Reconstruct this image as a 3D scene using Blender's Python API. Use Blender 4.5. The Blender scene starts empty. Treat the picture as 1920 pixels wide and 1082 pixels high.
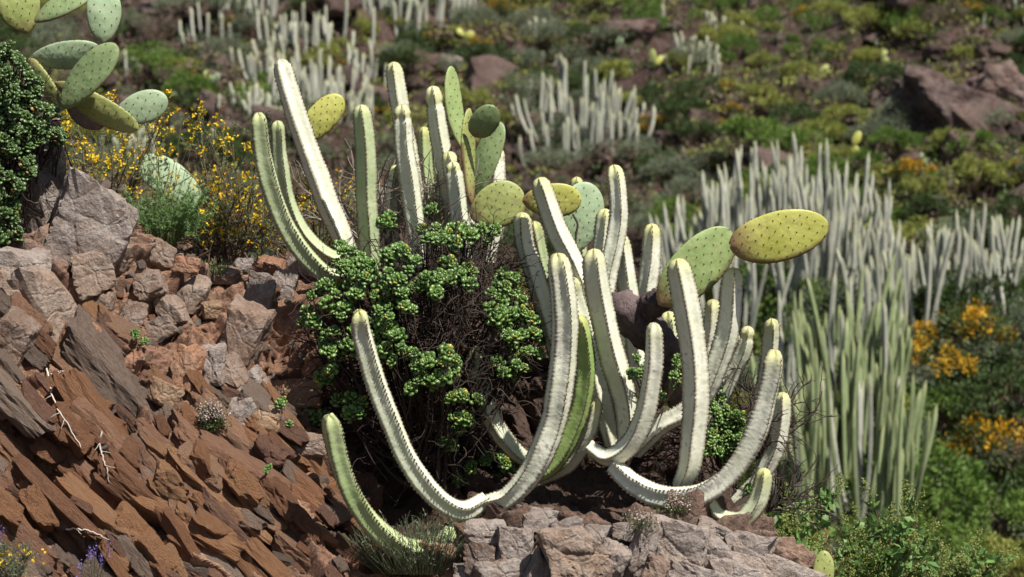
import bpy, math, random
import numpy as np
from mathutils import Vector, Matrix

random.seed(7)
RNG = np.random.default_rng(7)
scene = bpy.context.scene
C = scene.collection

# ------------------------------------------------------------------ camera
K = 36.0 / 100.0 / 1920.0                      # metres per photo pixel per metre of distance
cd = bpy.data.cameras.new('camera'); cam = bpy.data.objects.new('camera', cd); C.objects.link(cam)
cam.location = (0, 0, 0); cam.rotation_euler = (math.radians(90), 0, 0)
cd.lens = 100; cd.sensor_width = 36; cd.clip_start = 0.1; cd.clip_end = 2000
cd.dof.use_dof = True; cd.dof.focus_distance = 9.4; cd.dof.aperture_fstop = 4.2
scene.camera = cam
# ------------------------------------------------------------------ sky and sun
SUN = Vector((0.38, -0.44, 0.83)).normalized()
w = bpy.data.worlds.new('World'); scene.world = w; w.use_nodes = True
wn = w.node_tree; bg = wn.nodes['Background']
sky = wn.nodes.new('ShaderNodeTexSky'); sky.sky_type = 'NISHITA'; sky.sun_disc = False
sky.sun_elevation = math.asin(SUN.z); sky.sun_rotation = math.atan2(SUN.x, SUN.y)
wn.links.new(sky.outputs[0], bg.inputs[0]); bg.inputs[1].default_value = 0.05
sl = bpy.data.lights.new('sun', 'SUN'); sl.energy = 4.6; sl.angle = math.radians(0.5); sl.color = (1.0, 0.95, 0.87)
so = bpy.data.objects.new('sun', sl); C.objects.link(so)
so.rotation_euler = SUN.to_track_quat('Z', 'Y').to_euler(); so.location = SUN * 60
vs = scene.view_settings; vs.view_transform = 'Standard'; vs.look = 'None'; vs.exposure = 0.80; vs.gamma = 1
scene.render.engine = 'CYCLES'

# ------------------------------------------------------------------ helpers
def P(u, v, Y):
    return np.array([(u - 960) * K * Y, Y, (541 - v) * K * Y])

def mesh(name, V, Fs, mat=None, col=None, smooth=True):
    """V (n,3); Fs list of (m,3)/(m,4) index arrays; col (n,3)"""
    me = bpy.data.meshes.new(name)
    V = np.asarray(V, np.float32)
    if not isinstance(Fs, (list, tuple)): Fs = [Fs]
    Fs = [np.asarray(f, np.int32) for f in Fs if len(f)]
    loops = np.concatenate([f.ravel() for f in Fs]); tot = np.concatenate([np.full(len(f), f.shape[1], np.int32) for f in Fs])
    start = np.concatenate([[0], np.cumsum(tot)[:-1]]).astype(np.int32)
    me.vertices.add(len(V)); me.vertices.foreach_set('co', V.ravel())
    me.loops.add(len(loops)); me.loops.foreach_set('vertex_index', loops)
    me.polygons.add(len(tot)); me.polygons.foreach_set('loop_start', start); me.polygons.foreach_set('loop_total', tot)
    me.polygons.foreach_set('use_smooth', np.full(len(tot), smooth))
    if col is not None:
        a = me.color_attributes.new('col', 'FLOAT_COLOR', 'POINT')
        c4 = np.ones((len(V), 4), np.float32); c4[:, :3] = col
        a.data.foreach_set('color', c4.ravel())
    me.update(calc_edges=True); me.validate()
    if mat: me.materials.append(mat)
    return me

def tag(o, label=None, cat=None, group=None, kind=None):
    if label: o['label'] = label
    if cat: o['category'] = cat
    if group: o['group'] = group
    if kind: o['kind'] = kind
    return o

def obj(name, me, parent=None, loc=None):
    o = bpy.data.objects.new(name, me); C.objects.link(o)
    if parent is not None: o.parent = parent
    if loc is not None: o.location = loc
    return o

def thing(name, label, cat, loc, group=None):
    o = bpy.data.objects.new(name, None); C.objects.link(o); o.location = [float(q) for q in loc]; o.empty_display_size = 0.05
    return tag(o, label, cat, group)

class Acc:
    """collects geometry for ONE mesh"""
    def __init__(s): s.V = []; s.F = {}; s.c = []; s.n = 0
    def add(s, V, F, col=None):
        V = np.asarray(V, float)
        for f in (F if isinstance(F, list) else [F]):
            f = np.asarray(f, int)
            if len(f): s.F.setdefault(f.shape[1], []).append(f + s.n)
        s.V.append(V); s.n += len(V)
        if col is None: col = (0, 0, 0)
        c = np.asarray(col, float)
        s.c.append(np.broadcast_to(c, (len(V), 3)))
    def build(s, name, mat, parent=None, origin=(0, 0, 0), smooth=True, kind=None):
        if name in ('flowers', 'foliage', 'leaves', 'blades', 'bloom', 'twigs', 'bare_twigs', 'branches', 'stalks', 'petals', 'purple_spike'): kind = 'stuff'
        me = mesh(name, np.concatenate(s.V) - np.asarray(origin), [np.concatenate(f) for f in s.F.values()], mat, np.concatenate(s.c), smooth)
        o = obj(name, me, parent)
        if kind: o['kind'] = kind
        return o

def norm(v):
    v = np.asarray(v, float); return v / (np.linalg.norm(v, axis=-1, keepdims=True) + 1e-12)

def catmull(pts, n):
    pts = np.asarray(pts, float)
    p = np.vstack([2 * pts[0] - pts[1], pts, 2 * pts[-1] - pts[-2]])
    m = len(pts) - 1
    out = []
    dens = 24
    for i in range(m):
        t = np.linspace(0, 1, dens, endpoint=False)[:, None]
        a, b, c, d = p[i], p[i + 1], p[i + 2], p[i + 3]
        out.append(0.5 * ((2 * b) + (-a + c) * t + (2 * a - 5 * b + 4 * c - d) * t**2 + (-a + 3 * b - 3 * c + d) * t**3))
    out.append(pts[-1][None]); q = np.concatenate(out)
    L = np.concatenate([[0], np.cumsum(np.linalg.norm(np.diff(q, axis=0), axis=1))])
    s = np.linspace(0, L[-1], n)
    return np.stack([np.interp(s, L, q[:, k]) for k in range(q.shape[1])], 1), L[-1]

def frames(pts, ref=(0, -1, 0)):
    T = norm(np.gradient(pts, axis=0))
    N = np.zeros_like(T); n = np.asarray(ref, float)
    for i in range(len(T)):
        n = n - T[i] * np.dot(n, T[i]); 
        if np.linalg.norm(n) < 1e-5: n = np.cross(T[i], [1, 0, 0.3])
        n = n / np.linalg.norm(n); N[i] = n
    return T, N, np.cross(T, N)

def ringfaces(n, m, cap=True):
    i = np.arange(n - 1)[:, None]; j = np.arange(m)[None, :]
    F = np.stack([i * m + j, i * m + (j + 1) % m, (i + 1) * m + (j + 1) % m, (i + 1) * m + j], -1).reshape(-1, 4)
    return F

def tube(pts, rad, m=5):
    pts = np.asarray(pts, float); n = len(pts)
    rad = np.broadcast_to(np.asarray(rad, float), (n,))
    T, N, B = frames(pts, (0.3, -1, 0.2))
    a = np.arange(m) * 2 * math.pi / m
    V = pts[:, None] + rad[:, None, None] * (N[:, None] * np.cos(a)[None, :, None] + B[:, None] * np.sin(a)[None, :, None])
    return V.reshape(-1, 3), ringfaces(n, m)

def rotframes(D, roll):
    """matrices whose local +Y is D, rolled"""
    D = norm(D); ref = np.where(np.abs(D[:, 2:3]) > 0.95, np.array([[1., 0, 0]]), np.array([[0, 0, 1.]]))
    X = norm(np.cross(D, ref)); Z = np.cross(X, D)
    c, s = np.cos(roll)[:, None], np.sin(roll)[:, None]
    X2 = X * c + Z * s; Z2 = Z * c - X * s
    return np.stack([X2, D, Z2], -1)

def scatter(Vt, Ft, M, T, S):
    n = len(T); k = len(Vt)
    S = np.asarray(S); S = S[:, None] * np.ones((1, 3)) if S.ndim == 1 else S
    V = np.einsum('nij,nkj->nki', M, Vt[None] * S[:, None, :]) + T[:, None]
    F = (Ft[None] + (np.arange(n) * k)[:, None, None]).reshape(-1, Ft.shape[1])
    return V.reshape(-1, 3), F

def rnd(a, b, n=None): return RNG.uniform(a, b, n)
def rdir(n):
    v = RNG.normal(size=(n, 3)); return norm(v)

# ---- numpy noise
_perm = RNG.permutation(4096); _pv = RNG.random(4096)
def hsh(ix, iy, iz=0, k=0):
    return _perm[(ix + _perm[(iy + _perm[(iz + k * 131) & 4095]) & 4095]) & 4095]
def vnoise(x, y, z=None):
    x = np.asarray(x, float); y = np.asarray(y, float); z = np.zeros_like(x) if z is None else np.asarray(z, float)
    xi, yi, zi = np.floor(x).astype(int), np.floor(y).astype(int), np.floor(z).astype(int)
    fx, fy, fz = x - xi, y - yi, z - zi
    fx, fy, fz = [f * f * (3 - 2 * f) for f in (fx, fy, fz)]
    r = 0
    for dx in (0, 1):
        for dy in (0, 1):
            for dz in (0, 1):
                r = r + _pv[hsh(xi + dx, yi + dy, zi + dz)] * (fx if dx else 1 - fx) * (fy if dy else 1 - fy) * (fz if dz else 1 - fz)
    return r * 2 - 1
def fbm(x, y, z=None, o=4, g=0.5):
    r = 0; a = 1
    for i in range(o):
        r = r + a * vnoise(np.asarray(x) * 2**i + 17.3 * i, np.asarray(y) * 2**i + 5.1 * i, None if z is None else np.asarray(z) * 2**i); a *= g
    return r
def voro(x, y, k=0):
    xi, yi = np.floor(x).astype(int), np.floor(y).astype(int)
    f1 = np.full(x.shape, 9.); f2 = np.full(x.shape, 9.); idc = np.zeros(x.shape, int); ddx = np.zeros(x.shape); ddy = np.zeros(x.shape)
    for i in (-1, 0, 1):
        for j in (-1, 0, 1):
            h = hsh(xi + i, yi + j, 0, k + 1)
            px = xi + i + 0.1 + 0.8 * _pv[h]; py = yi + j + 0.1 + 0.8 * _pv[(h * 7 + 13) & 4095]
            dx, dy = x - px, y - py; d = np.hypot(dx, dy)
            c = d < f1
            f2 = np.where(c, f1, np.minimum(f2, d)); f1 = np.where(c, d, f1)
            idc = np.where(c, h, idc); ddx = np.where(c, dx, ddx); ddy = np.where(c, dy, ddy)
    return f1, f2, idc, ddx, ddy
def cellr(idc, k): return _pv[(idc * 31 + k * 997) & 4095]
def sstep(a, b, x):
    t = np.clip((x - a) / (b - a), 0, 1); return t * t * (3 - 2 * t)

# ------------------------------------------------------------------ materials
class MT:
    def __init__(s, name, rough=0.7, spec=0.3):
        s.m = bpy.data.materials.new(name); s.m.use_nodes = True; s.nt = s.m.node_tree
        s.b = s.nt.nodes['Principled BSDF']; s.out = s.nt.nodes['Material Output']
        s.b.inputs['Roughness'].default_value = rough; s.b.inputs['Specular IOR Level'].default_value = spec
        s.tc = s.nt.nodes.new('ShaderNodeTexCoord')
    def N(s, t): return s.nt.nodes.new(t)
    def L(s, a, b): s.nt.links.new(a, b)
    def inp(s, node, key, val):
        i = node.inputs[key]
        if hasattr(val, 'is_linked') or isinstance(val, bpy.types.NodeSocket): s.L(val, i)
        else: i.default_value = val
    def noise(s, scale, detail=4, rough=0.55, stretch=None, dist=0.0):
        n = s.N('ShaderNodeTexNoise'); n.inputs['Scale'].default_value = scale; n.inputs['Detail'].default_value = detail
        n.inputs['Roughness'].default_value = rough; n.inputs['Distortion'].default_value = dist
        if stretch:
            mp = s.N('ShaderNodeMapping'); mp.inputs['Scale'].default_value = stretch[:3]
            if len(stretch) > 3: mp.inputs['Rotation'].default_value = stretch[3:6]
            s.L(s.tc.outputs['Object'], mp.inputs[0]); s.L(mp.outputs[0], n.inputs['Vector'])
        else: s.L(s.tc.outputs['Object'], n.inputs['Vector'])
        return n.outputs['Fac']
    def ramp(s, fac, stops):
        r = s.N('ShaderNodeValToRGB'); s.L(fac, r.inputs[0]); e = r.color_ramp.elements
        while len(e) < len(stops): e.new(0.5)
        for k, (p, c) in enumerate(stops):
            e[k].position = p; e[k].color = (*c, 1) if not np.isscalar(c) else (c, c, c, 1)
        return r.outputs[0]
    def mix(s, f, a, b, mode='MIX'):
        n = s.N('ShaderNodeMix'); n.data_type = 'RGBA'; n.blend_type = mode
        s.inp(n, 0, f)
        for k, v in ((6, a), (7, b)):
            s.inp(n, k, (*v, 1) if isinstance(v, tuple) else v)
        return n.outputs[2]
    def math(s, op, a, b=0.0):
        n = s.N('ShaderNodeMath'); n.operation = op; s.inp(n, 0, a); s.inp(n, 1, b); return n.outputs[0]
    def attr(s):
        a = s.N('ShaderNodeAttribute'); a.attribute_name = 'col'; q = s.N('ShaderNodeSeparateColor'); s.L(a.outputs['Color'], q.inputs[0]); return q.outputs
    def rand(s): return s.N('ShaderNodeObjectInfo').outputs['Random']
    def bump(s, h, strength, dist):
        n = s.N('ShaderNodeBump'); n.inputs['Strength'].default_value = strength; n.inputs['Distance'].default_value = dist
        s.L(h, n.inputs['Height']); s.L(n.outputs[0], s.b.inputs['Normal'])
    def color(s, c): s.inp(s.b, 'Base Color', (*c, 1) if isinstance(c, tuple) else c)
    def translucent(s, c, f):
        t = s.N('ShaderNodeBsdfTranslucent'); s.inp(t, 'Color', (*c, 1) if isinstance(c, tuple) else c)
        x = s.N('ShaderNodeMixShader'); x.inputs[0].default_value = f
        s.L(s.b.outputs[0], x.inputs[1]); s.L(t.outputs[0], x.inputs[2]); s.L(x.outputs[0], s.out.inputs['Surface'])

def rock_mat(name, cols, grey, greyamt, use_attr=False, crack=6.0):
    t = MT(name, 0.85, 0.25)
    n1 = t.noise(3.5, 6, 0.6); n2 = t.noise(14, 8, 0.65); n3 = t.noise(70, 6, 0.7); n4 = t.noise(260, 3, 0.6)
    if use_attr:
        R, G, B = t.attr()
        f = t.math('ADD', t.math('MULTIPLY', n1, 0.35), t.math('MULTIPLY', R, 0.62))
    else:
        f = t.math('ADD', t.math('MULTIPLY', n1, 0.5), t.math('MULTIPLY', t.rand(), 0.5))
    c = t.ramp(f, [(0.18, cols[0]), (0.4, cols[1]), (0.6, cols[2]), (0.85, cols[3])])
    pale = t.ramp(n2, [(0.42, 0.0), (0.66, 1.0)])
    if use_attr: ga = t.math('MULTIPLY', t.math('ADD', G, 0.12), pale)
    else: ga = t.math('MULTIPLY', pale, greyamt)
    if use_attr: ga = t.math('MAXIMUM', ga, t.math('MULTIPLY', G, 0.55))
    c = t.mix(ga, c, grey)
    if use_attr: c = t.mix(B, c, (0.045, 0.026, 0.019))  # soil tint, kept near black to carry the shade behind the plants
    dust = t.ramp(n3, [(0.3, 0.62), (0.55, 1.0), (0.75, 1.25)])
    c = t.mix(1.0, c, dust, 'MULTIPLY')
    speck = t.ramp(n4, [(0.62, 0.0), (0.72, 0.5)])
    c = t.mix(speck, c, (0.36, 0.31, 0.27))
    t.color(c)
    h = t.math('ADD', t.math('MULTIPLY', n2, 1.0), t.math('ADD', t.math('MULTIPLY', n3, 0.5), t.math('MULTIPLY', n4, 0.14)))
    vo = t.N('ShaderNodeTexVoronoi'); vo.feature = 'DISTANCE_TO_EDGE'; vo.inputs['Scale'].default_value = crack
    mp = t.N('ShaderNodeVectorMath'); mp.operation = 'MULTIPLY_ADD'; nz = t.N('ShaderNodeTexNoise'); nz.inputs['Scale'].default_value = 9; nz.inputs['Detail'].default_value = 5; t.L(t.tc.outputs['Object'], nz.inputs['Vector'])
    t.L(nz.outputs['Color'], mp.inputs[0]); mp.inputs[1].default_value = (.06, .06, .06); t.L(t.tc.outputs['Object'], mp.inputs[2]); t.L(mp.outputs[0], vo.inputs['Vector'])
    h = t.math('ADD', h, t.math('MULTIPLY', t.ramp(vo.outputs['Distance'], [(0.0, 0.0), (0.035, 1.0)]), 0.16))
    t.bump(h, 1.0, 0.024)
    return t.m
M = {}
RED = [(0.10, 0.054, 0.036), (0.21, 0.112, 0.070), (0.32, 0.18, 0.112), (0.39, 0.27, 0.19)]
M['outcrop'] = rock_mat('outcrop_rock', RED, (0.25, 0.205, 0.18), 0.4, True)
M['rock_brown'] = rock_mat('brown_rock', [(0.11, 0.072, 0.052), (0.19, 0.125, 0.09), (0.27, 0.18, 0.13), (0.32, 0.24, 0.18)], (0.30, 0.255, 0.225), 0.6)
M['rock_red'] = rock_mat('red_rock', [(0.14, 0.066, 0.042), (0.24, 0.115, 0.068), (0.34, 0.17, 0.095), (0.40, 0.24, 0.145)], (0.34, 0.26, 0.22), 0.35)
M['rock_grey'] = rock_mat('grey_rock', [(0.15, 0.115, 0.10), (0.23, 0.18, 0.15), (0.30, 0.24, 0.205), (0.34, 0.265, 0.21)], (0.35, 0.315, 0.29), 0.7)
M['rock_rust'] = rock_mat('rust_rock', [(0.16, 0.070, 0.036), (0.28, 0.125, 0.060), (0.38, 0.185, 0.085), (0.42, 0.24, 0.13)], (0.34, 0.24, 0.18), 0.25)
M['rock_tan'] = rock_mat('tan_rock', [(0.20, 0.12, 0.075), (0.30, 0.18, 0.10), (0.38, 0.25, 0.155), (0.42, 0.31, 0.21)], (0.38, 0.30, 0.23), 0.4)

def stem_mat(name, far=False):
    t = MT(name, 0.62, 0.25)
    tip, crest, green = t.attr()
    n1 = t.noise(9, 5, 0.6); n2 = t.noise(60, 5, 0.6); n3 = t.noise(26, 4, 0.6)
    wax = t.ramp(n1, [(0.3, (0.54, 0.56, 0.42)), (0.55, (0.68, 0.68, 0.55)), (0.8, (0.76, 0.75, 0.65))])
    grn = t.ramp(n1, [(0.3, (0.20, 0.31, 0.085)), (0.6, (0.30, 0.41, 0.13)), (0.8, (0.40, 0.49, 0.19))])
    if far:
        wax = t.ramp(n1, [(0.3, (0.24, 0.25, 0.205)), (0.55, (0.36, 0.36, 0.31)), (0.8, (0.47, 0.46, 0.40))]); grn = t.ramp(n1, [(0.3, (0.13, 0.18, 0.065)), (0.6, (0.20, 0.255, 0.10)), (0.8, (0.30, 0.33, 0.18))])
    g = t.math('ADD', green, t.math('MULTIPLY', t.math('SUBTRACT', n3, 0.5), 0.35)); g.node.use_clamp = True
    c = t.mix(g, wax, grn)
    tipf = t.ramp(tip, [(0.0, 0.0), (0.35, 0.12), (0.8, 0.55), (1.0, 0.85)])
    c = t.mix(tipf, c, (0.36, 0.37, 0.15) if far else (0.50, 0.50, 0.17))
    scab = t.math('MULTIPLY', t.ramp(n2, [(0.54, 0.0), (0.66, 1.0)]), t.ramp(n1, [(0.44, 0.0), (0.62, 0.75)]))
    c = t.mix(scab, c, (0.30, 0.26, 0.24))
    cr = t.math('MULTIPLY', t.ramp(crest, [(0.55, 0.0), (1.0, 1.0)]), t.ramp(n2, [(0.30, 0.35), (0.6, 0.9)]))
    c = t.mix(cr, c, (0.20, 0.155, 0.10))
    t.color(c); t.bump(t.math('ADD', n2, t.math('MULTIPLY', n3, 1.0)), 0.35, 0.005)
    return t.m
M['stem'] = stem_mat('euphorbia_stem'); M['stem_far'] = stem_mat('far_euphorbia_stem', True)  # second one is greyer and duller, for the distant thickets
t = MT('thorn', 0.8, 0.2); t.color(t.ramp(t.noise(40), [(0.3, (0.045, 0.03, 0.022)), (0.7, (0.16, 0.12, 0.09))])); M['thorn'] = t.m
t = MT('pad_spine', 0.7, 0.2); t.color((0.11, 0.055, 0.025)); M['areole'] = t.m
t = MT('old_bark', 0.85, 0.2)
n1 = t.noise(6, 5); n2 = t.noise(38, 8, 0.7, (1, 1, 0.5))
c = t.mix(t.ramp(n1, [(0.45, 0.0), (0.68, 1.0)]), t.ramp(n2, [(0.3, (0.030, 0.021, 0.022)), (0.7, (0.125, 0.092, 0.094))]), (0.26, 0.19, 0.185))
t.color(c); t.bump(n2, 1.0, 0.03); M['bark'] = t.m

def pad_mat(name, base, tipc, rimc):
    t = MT(name, 0.5, 0.35)
    rim, s, old = t.attr()
    n1 = t.noise(9, 4); n2 = t.noise(45, 5, 0.6)
    c = t.mix(t.ramp(n1, [(0.3, 0.0), (0.72, 1.0)]), base, tipc)
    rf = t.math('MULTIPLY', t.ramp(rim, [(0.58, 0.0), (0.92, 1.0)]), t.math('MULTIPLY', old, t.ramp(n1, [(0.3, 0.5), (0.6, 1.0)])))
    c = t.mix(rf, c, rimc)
    bf = t.math('MULTIPLY', t.ramp(s, [(0.04, 1.0), (0.28, 0.0)]), old)
    c = t.mix(bf, c, (0.20, 0.115, 0.06))
    sc = t.math('MULTIPLY', t.ramp(n2, [(0.62, 0.0), (0.7, 0.7)]), old)
    c = t.mix(sc, c, (0.30, 0.22, 0.13))
    t.color(c); t.bump(t.math('ADD', t.noise(22, 2), t.math('MULTIPLY', n2, 0.25)), 0.5, 0.010)
    return t.m
RIM = (0.095, 0.04, 0.02)
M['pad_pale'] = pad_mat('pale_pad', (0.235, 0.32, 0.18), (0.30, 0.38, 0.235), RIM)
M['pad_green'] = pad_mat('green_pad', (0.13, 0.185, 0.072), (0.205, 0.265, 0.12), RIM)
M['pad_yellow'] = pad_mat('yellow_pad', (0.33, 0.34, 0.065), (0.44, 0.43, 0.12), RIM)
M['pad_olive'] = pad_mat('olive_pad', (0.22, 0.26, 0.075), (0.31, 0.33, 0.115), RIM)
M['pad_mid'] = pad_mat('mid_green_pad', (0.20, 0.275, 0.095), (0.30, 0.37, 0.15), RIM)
M['pad_dead'] = pad_mat('withered_pad', (0.13, 0.10, 0.09), (0.24, 0.20, 0.18), RIM)

def leaf_mat(name, a, b, rough=0.45, spec=0.4, trans=0.15, accent=None):
    t = MT(name, rough, spec)
    R, G, B = t.attr()
    f = t.math('ADD', t.math('MULTIPLY', R, 0.7), t.math('MULTIPLY', t.rand(), 0.3))
    c = t.mix(f, a, b)
    if accent: c = t.mix(G, c, accent)
    t.color(c)
    if trans: t.translucent(c, trans)
    return t.m
M['succulent'] = leaf_mat('succulent_leaf', (0.042, 0.10, 0.020), (0.15, 0.245, 0.055), 0.34, 0.5, 0.08, (0.42, 0.30, 0.03))
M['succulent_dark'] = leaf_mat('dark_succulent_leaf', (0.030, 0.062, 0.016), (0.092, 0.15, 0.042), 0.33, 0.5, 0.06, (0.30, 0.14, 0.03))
M['twig_dark'] = leaf_mat('dark_twig', (0.028, 0.020, 0.016), (0.095, 0.072, 0.06), 0.85, 0.1, 0)
M['twig_grey'] = leaf_mat('grey_twig', (0.12, 0.09, 0.075), (0.30, 0.26, 0.23), 0.85, 0.1, 0)
M['twig_brown'] = leaf_mat('brown_twig', (0.075, 0.050, 0.036), (0.21, 0.155, 0.115), 0.85, 0.1, 0)
M['twig_red'] = leaf_mat('reddish_twig', (0.10, 0.045, 0.03), (0.24, 0.12, 0.08), 0.8, 0.1, 0)
M['root_white'] = leaf_mat('bleached_root', (0.36, 0.30, 0.25), (0.62, 0.55, 0.48), 0.8, 0.2, 0)
M['broom_leaf'] = leaf_mat('broom_leaf', (0.070, 0.12, 0.032), (0.22, 0.27, 0.12), 0.55, 0.3, 0.2)
M['yellow_flower'] = leaf_mat('yellow_petal', (0.62, 0.37, 0.01), (0.78, 0.58, 0.03), 0.55, 0.2, 0.25)
M['feather_leaf'] = leaf_mat('feathery_leaf', (0.075, 0.155, 0.04), (0.19, 0.30, 0.11), 0.5, 0.3, 0.25)
M['grass'] = leaf_mat('grass_blade', (0.11, 0.15, 0.055), (0.27, 0.29, 0.15), 0.55, 0.3, 0.25)
M['white_flower'] = leaf_mat('pinkish_white_flower', (0.48, 0.34, 0.32), (0.68, 0.58, 0.54), 0.6, 0.2, 0.2)
M['purple_flower'] = leaf_mat('purple_flower', (0.16, 0.11, 0.36), (0.28, 0.2, 0.5), 0.6, 0.2, 0.2)
M['shrub_leaf'] = leaf_mat('shrub_leaf', (0.060, 0.14, 0.035), (0.16, 0.27, 0.075), 0.5, 0.3, 0.2)
M['shrub_bloom'] = leaf_mat('greenish_bloom', (0.15, 0.19, 0.045), (0.30, 0.34, 0.11), 0.6, 0.2, 0.25)
M['fol_bright'] = leaf_mat('bright_foliage', (0.062, 0.125, 0.020), (0.17, 0.255, 0.05), 0.55, 0.25, 0.25)
M['fol_yellow'] = leaf_mat('yellowgreen_foliage', (0.15, 0.18, 0.034), (0.34, 0.355, 0.09), 0.55, 0.25, 0.25)
M['fol_grey'] = leaf_mat('greygreen_foliage', (0.090, 0.115, 0.065), (0.21, 0.24, 0.155), 0.65, 0.2, 0.2)
M['fol_dark'] = leaf_mat('dark_foliage', (0.026, 0.052, 0.014), (0.085, 0.125, 0.036), 0.5, 0.3, 0.2)
M['fol_dry'] = leaf_mat('dry_foliage', (0.085, 0.062, 0.048), (0.20, 0.165, 0.125), 0.8, 0.1, 0.1)
M['fol_orange'] = leaf_mat('orange_bloom', (0.42, 0.20, 0.012), (0.68, 0.42, 0.03), 0.6, 0.2, 0.2)

def hill_mat():
    t = MT('hill_soil', 0.95, 0.1)
    n1 = t.noise(0.8, 6, 0.6); n2 = t.noise(5, 8, 0.65); n3 = t.noise(30, 5, 0.65)
    c = t.ramp(n1, [(0.3, (0.042, 0.028, 0.024)), (0.5, (0.080, 0.050, 0.041)), (0.7, (0.115, 0.072, 0.058))])
    c = t.mix(t.ramp(n2, [(0.5, 0.0), (0.7, 0.8)]), c, (0.17, 0.13, 0.115))
    c = t.mix(1.0, c, t.ramp(n3, [(0.3, 0.6), (0.7, 1.3)]), 'MULTIPLY')
    t.color(c); t.bump(t.math('ADD', n2, t.math('MULTIPLY', n3, 0.4)), 1.0, 0.12)
    return t.m
M['hill'] = hill_mat()
M['hill_rock'] = rock_mat('hill_rock', [(0.055, 0.034, 0.030), (0.105, 0.06, 0.05), (0.155, 0.095, 0.078), (0.2, 0.15, 0.13)], (0.22, 0.19, 0.17), 0.5)

# ------------------------------------------------------------------ hillside (the far slope)
def hill_h(x, y):
    x = np.asarray(x, float); y = np.asarray(y, float)
    base = np.interp(y, [-20, 8, 11, 14.6, 16.2, 60, 200, 600], [-2.0, -2.0, -2.25, -2.3, -1.85, 14.7, 50, 90])
    w_ = sstep(12, 17, y)
    n = 0.42 * fbm(x * 0.28, y * 0.28, o=3) + 0.10 * fbm(x * 1.3 + 40, y * 1.3, o=4)
    f1, f2, idc, dx, dy = voro(x * 1.5 + 0.4 * vnoise(x * 2, y * 2), y * 1.1 + 0.4 * vnoise(x * 2 + 9, y * 2), 3)
    st = (cellr(idc, 1) - 0.4) * 0.20 + 0.12 * (cellr(idc, 2) - 0.5) * dx - 0.2 * dy
    st = st * sstep(0.0, 0.5, fbm(x * 0.35 + 70, y * 0.35, o=2) + 0.25)
    crag = 0.9 * np.exp(-((x - 4.3) / 1.0)**2 - ((y - 27.0) / 0.9)**2)      # the red crag on the upper slope
    return base + w_ * (n + st + crag) + (1 - w_) * 0.1 * n
def build_hill():
    xs = np.concatenate([np.linspace(-300, -11, 30)[:-1], np.linspace(-11, 11, 420), np.linspace(11, 300, 30)[1:]])
    ys = np.concatenate([np.linspace(-20, 13, 18)[:-1], np.linspace(13, 34, 400), np.linspace(34, 60, 60)[1:], np.linspace(60, 600, 40)[1:]])
    X, Y = np.meshgrid(xs, ys); Z = hill_h(X, Y)
    n, m = X.shape
    i = np.arange(n - 1)[:, None]; j = np.arange(m - 1)[None]
    F = np.stack([i * m + j, i * m + j + 1, (i + 1) * m + j + 1, (i + 1) * m + j], -1).reshape(-1, 4)
    o = obj('hillside', mesh('hillside', np.stack([X, Y, Z], -1).reshape(-1, 3), F, M['hill']))
    return tag(o, 'brown volcanic soil slope rising behind the outcrop', kind='structure')
HILL = build_hill()
_hx = np.arange(-12, 12, 0.05); _hy = np.arange(12, 46, 0.05); _HG = hill_h(*np.meshgrid(_hx, _hy))
def hill_q(x, y):
    fx = np.clip((np.asarray(x) + 12) / 0.05, 0, len(_hx) - 2); fy = np.clip((np.asarray(y) - 12) / 0.05, 0, len(_hy) - 2)
    i, j = fx.astype(int), fy.astype(int); a, b = fx - i, fy - j
    return (_HG[j, i] * (1 - a) + _HG[j, i + 1] * a) * (1 - b) + (_HG[j + 1, i] * (1 - a) + _HG[j + 1, i + 1] * a) * b
_ys = np.arange(14.5, 45, 0.02)
def hit(u, v):
    x = (u - 960) * K * _ys; z = (541 - v) * K * _ys
    d = hill_q(x, _ys) - z
    k = np.argmax(d > 0) if (d > 0).any() else len(_ys) - 1
    y = _ys[k]; return np.array([(u - 960) * K * y, y, float(hill_q((u - 960) * K * y, y))])

# ------------------------------------------------------------------ rock outcrop (the near ledge)
KEYS = {
 -300: [(1250, 8.3), (1000, 8.5), (750, 8.85), (540, 9.3), (470, 9.6)],
 0:    [(1250, 8.4), (1000, 8.6), (750, 8.95), (540, 9.3), (450, 9.65)],
 90:   [(1250, 8.4), (1000, 8.7), (750, 9.1), (500, 9.45), (400, 9.8)],
 170:  [(1250, 8.5), (1000, 8.8), (750, 9.2), (520, 9.55), (430, 9.85)],
 300:  [(1250, 8.6), (1000, 8.9), (750, 9.3), (580, 9.65), (497, 10.0)],
 450:  [(1250, 8.7), (1000, 9.0), (780, 9.4), (590, 9.75), (508, 10.05)],
 600:  [(1250, 8.8), (1020, 9.15), (820, 9.55), (620, 9.85), (515, 10.1)],
 750:  [(1250, 8.9), (1060, 9.2), (930, 9.6), (740, 9.95), (490, 10.1)],
 880:  [(1250, 8.9), (1050, 9.1), (970, 9.5), (790, 9.9), (500, 10.1)],
 960:  [(1250, 8.85), (1010, 9.0), (970, 9.25), (840, 9.75), (580, 10.1)],
 1100: [(1250, 8.85), (1000, 9.0), (960, 9.2), (895, 9.62), (730, 9.95)],
 1300: [(1250, 8.85), (1010, 9.0), (972, 9.2), (925, 9.6), (800, 9.9)],
 1400: [(1250, 8.9), (1045, 9.05), (1000, 9.25), (985, 9.5), (930, 9.8)],
 1500: [(1300, 9.0), (1110, 9.1), (1080, 9.3), (1070, 9.5), (1060, 9.7)],
 1600: [(1350, 9.1), (1200, 9.2), (1180, 9.35), (1170, 9.5), (1165, 9.8)],
 2100: [(1700, 9.2), (1480, 9.4), (1440, 9.6), (1420, 9.8), (1400, 10.0)],
}
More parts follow.
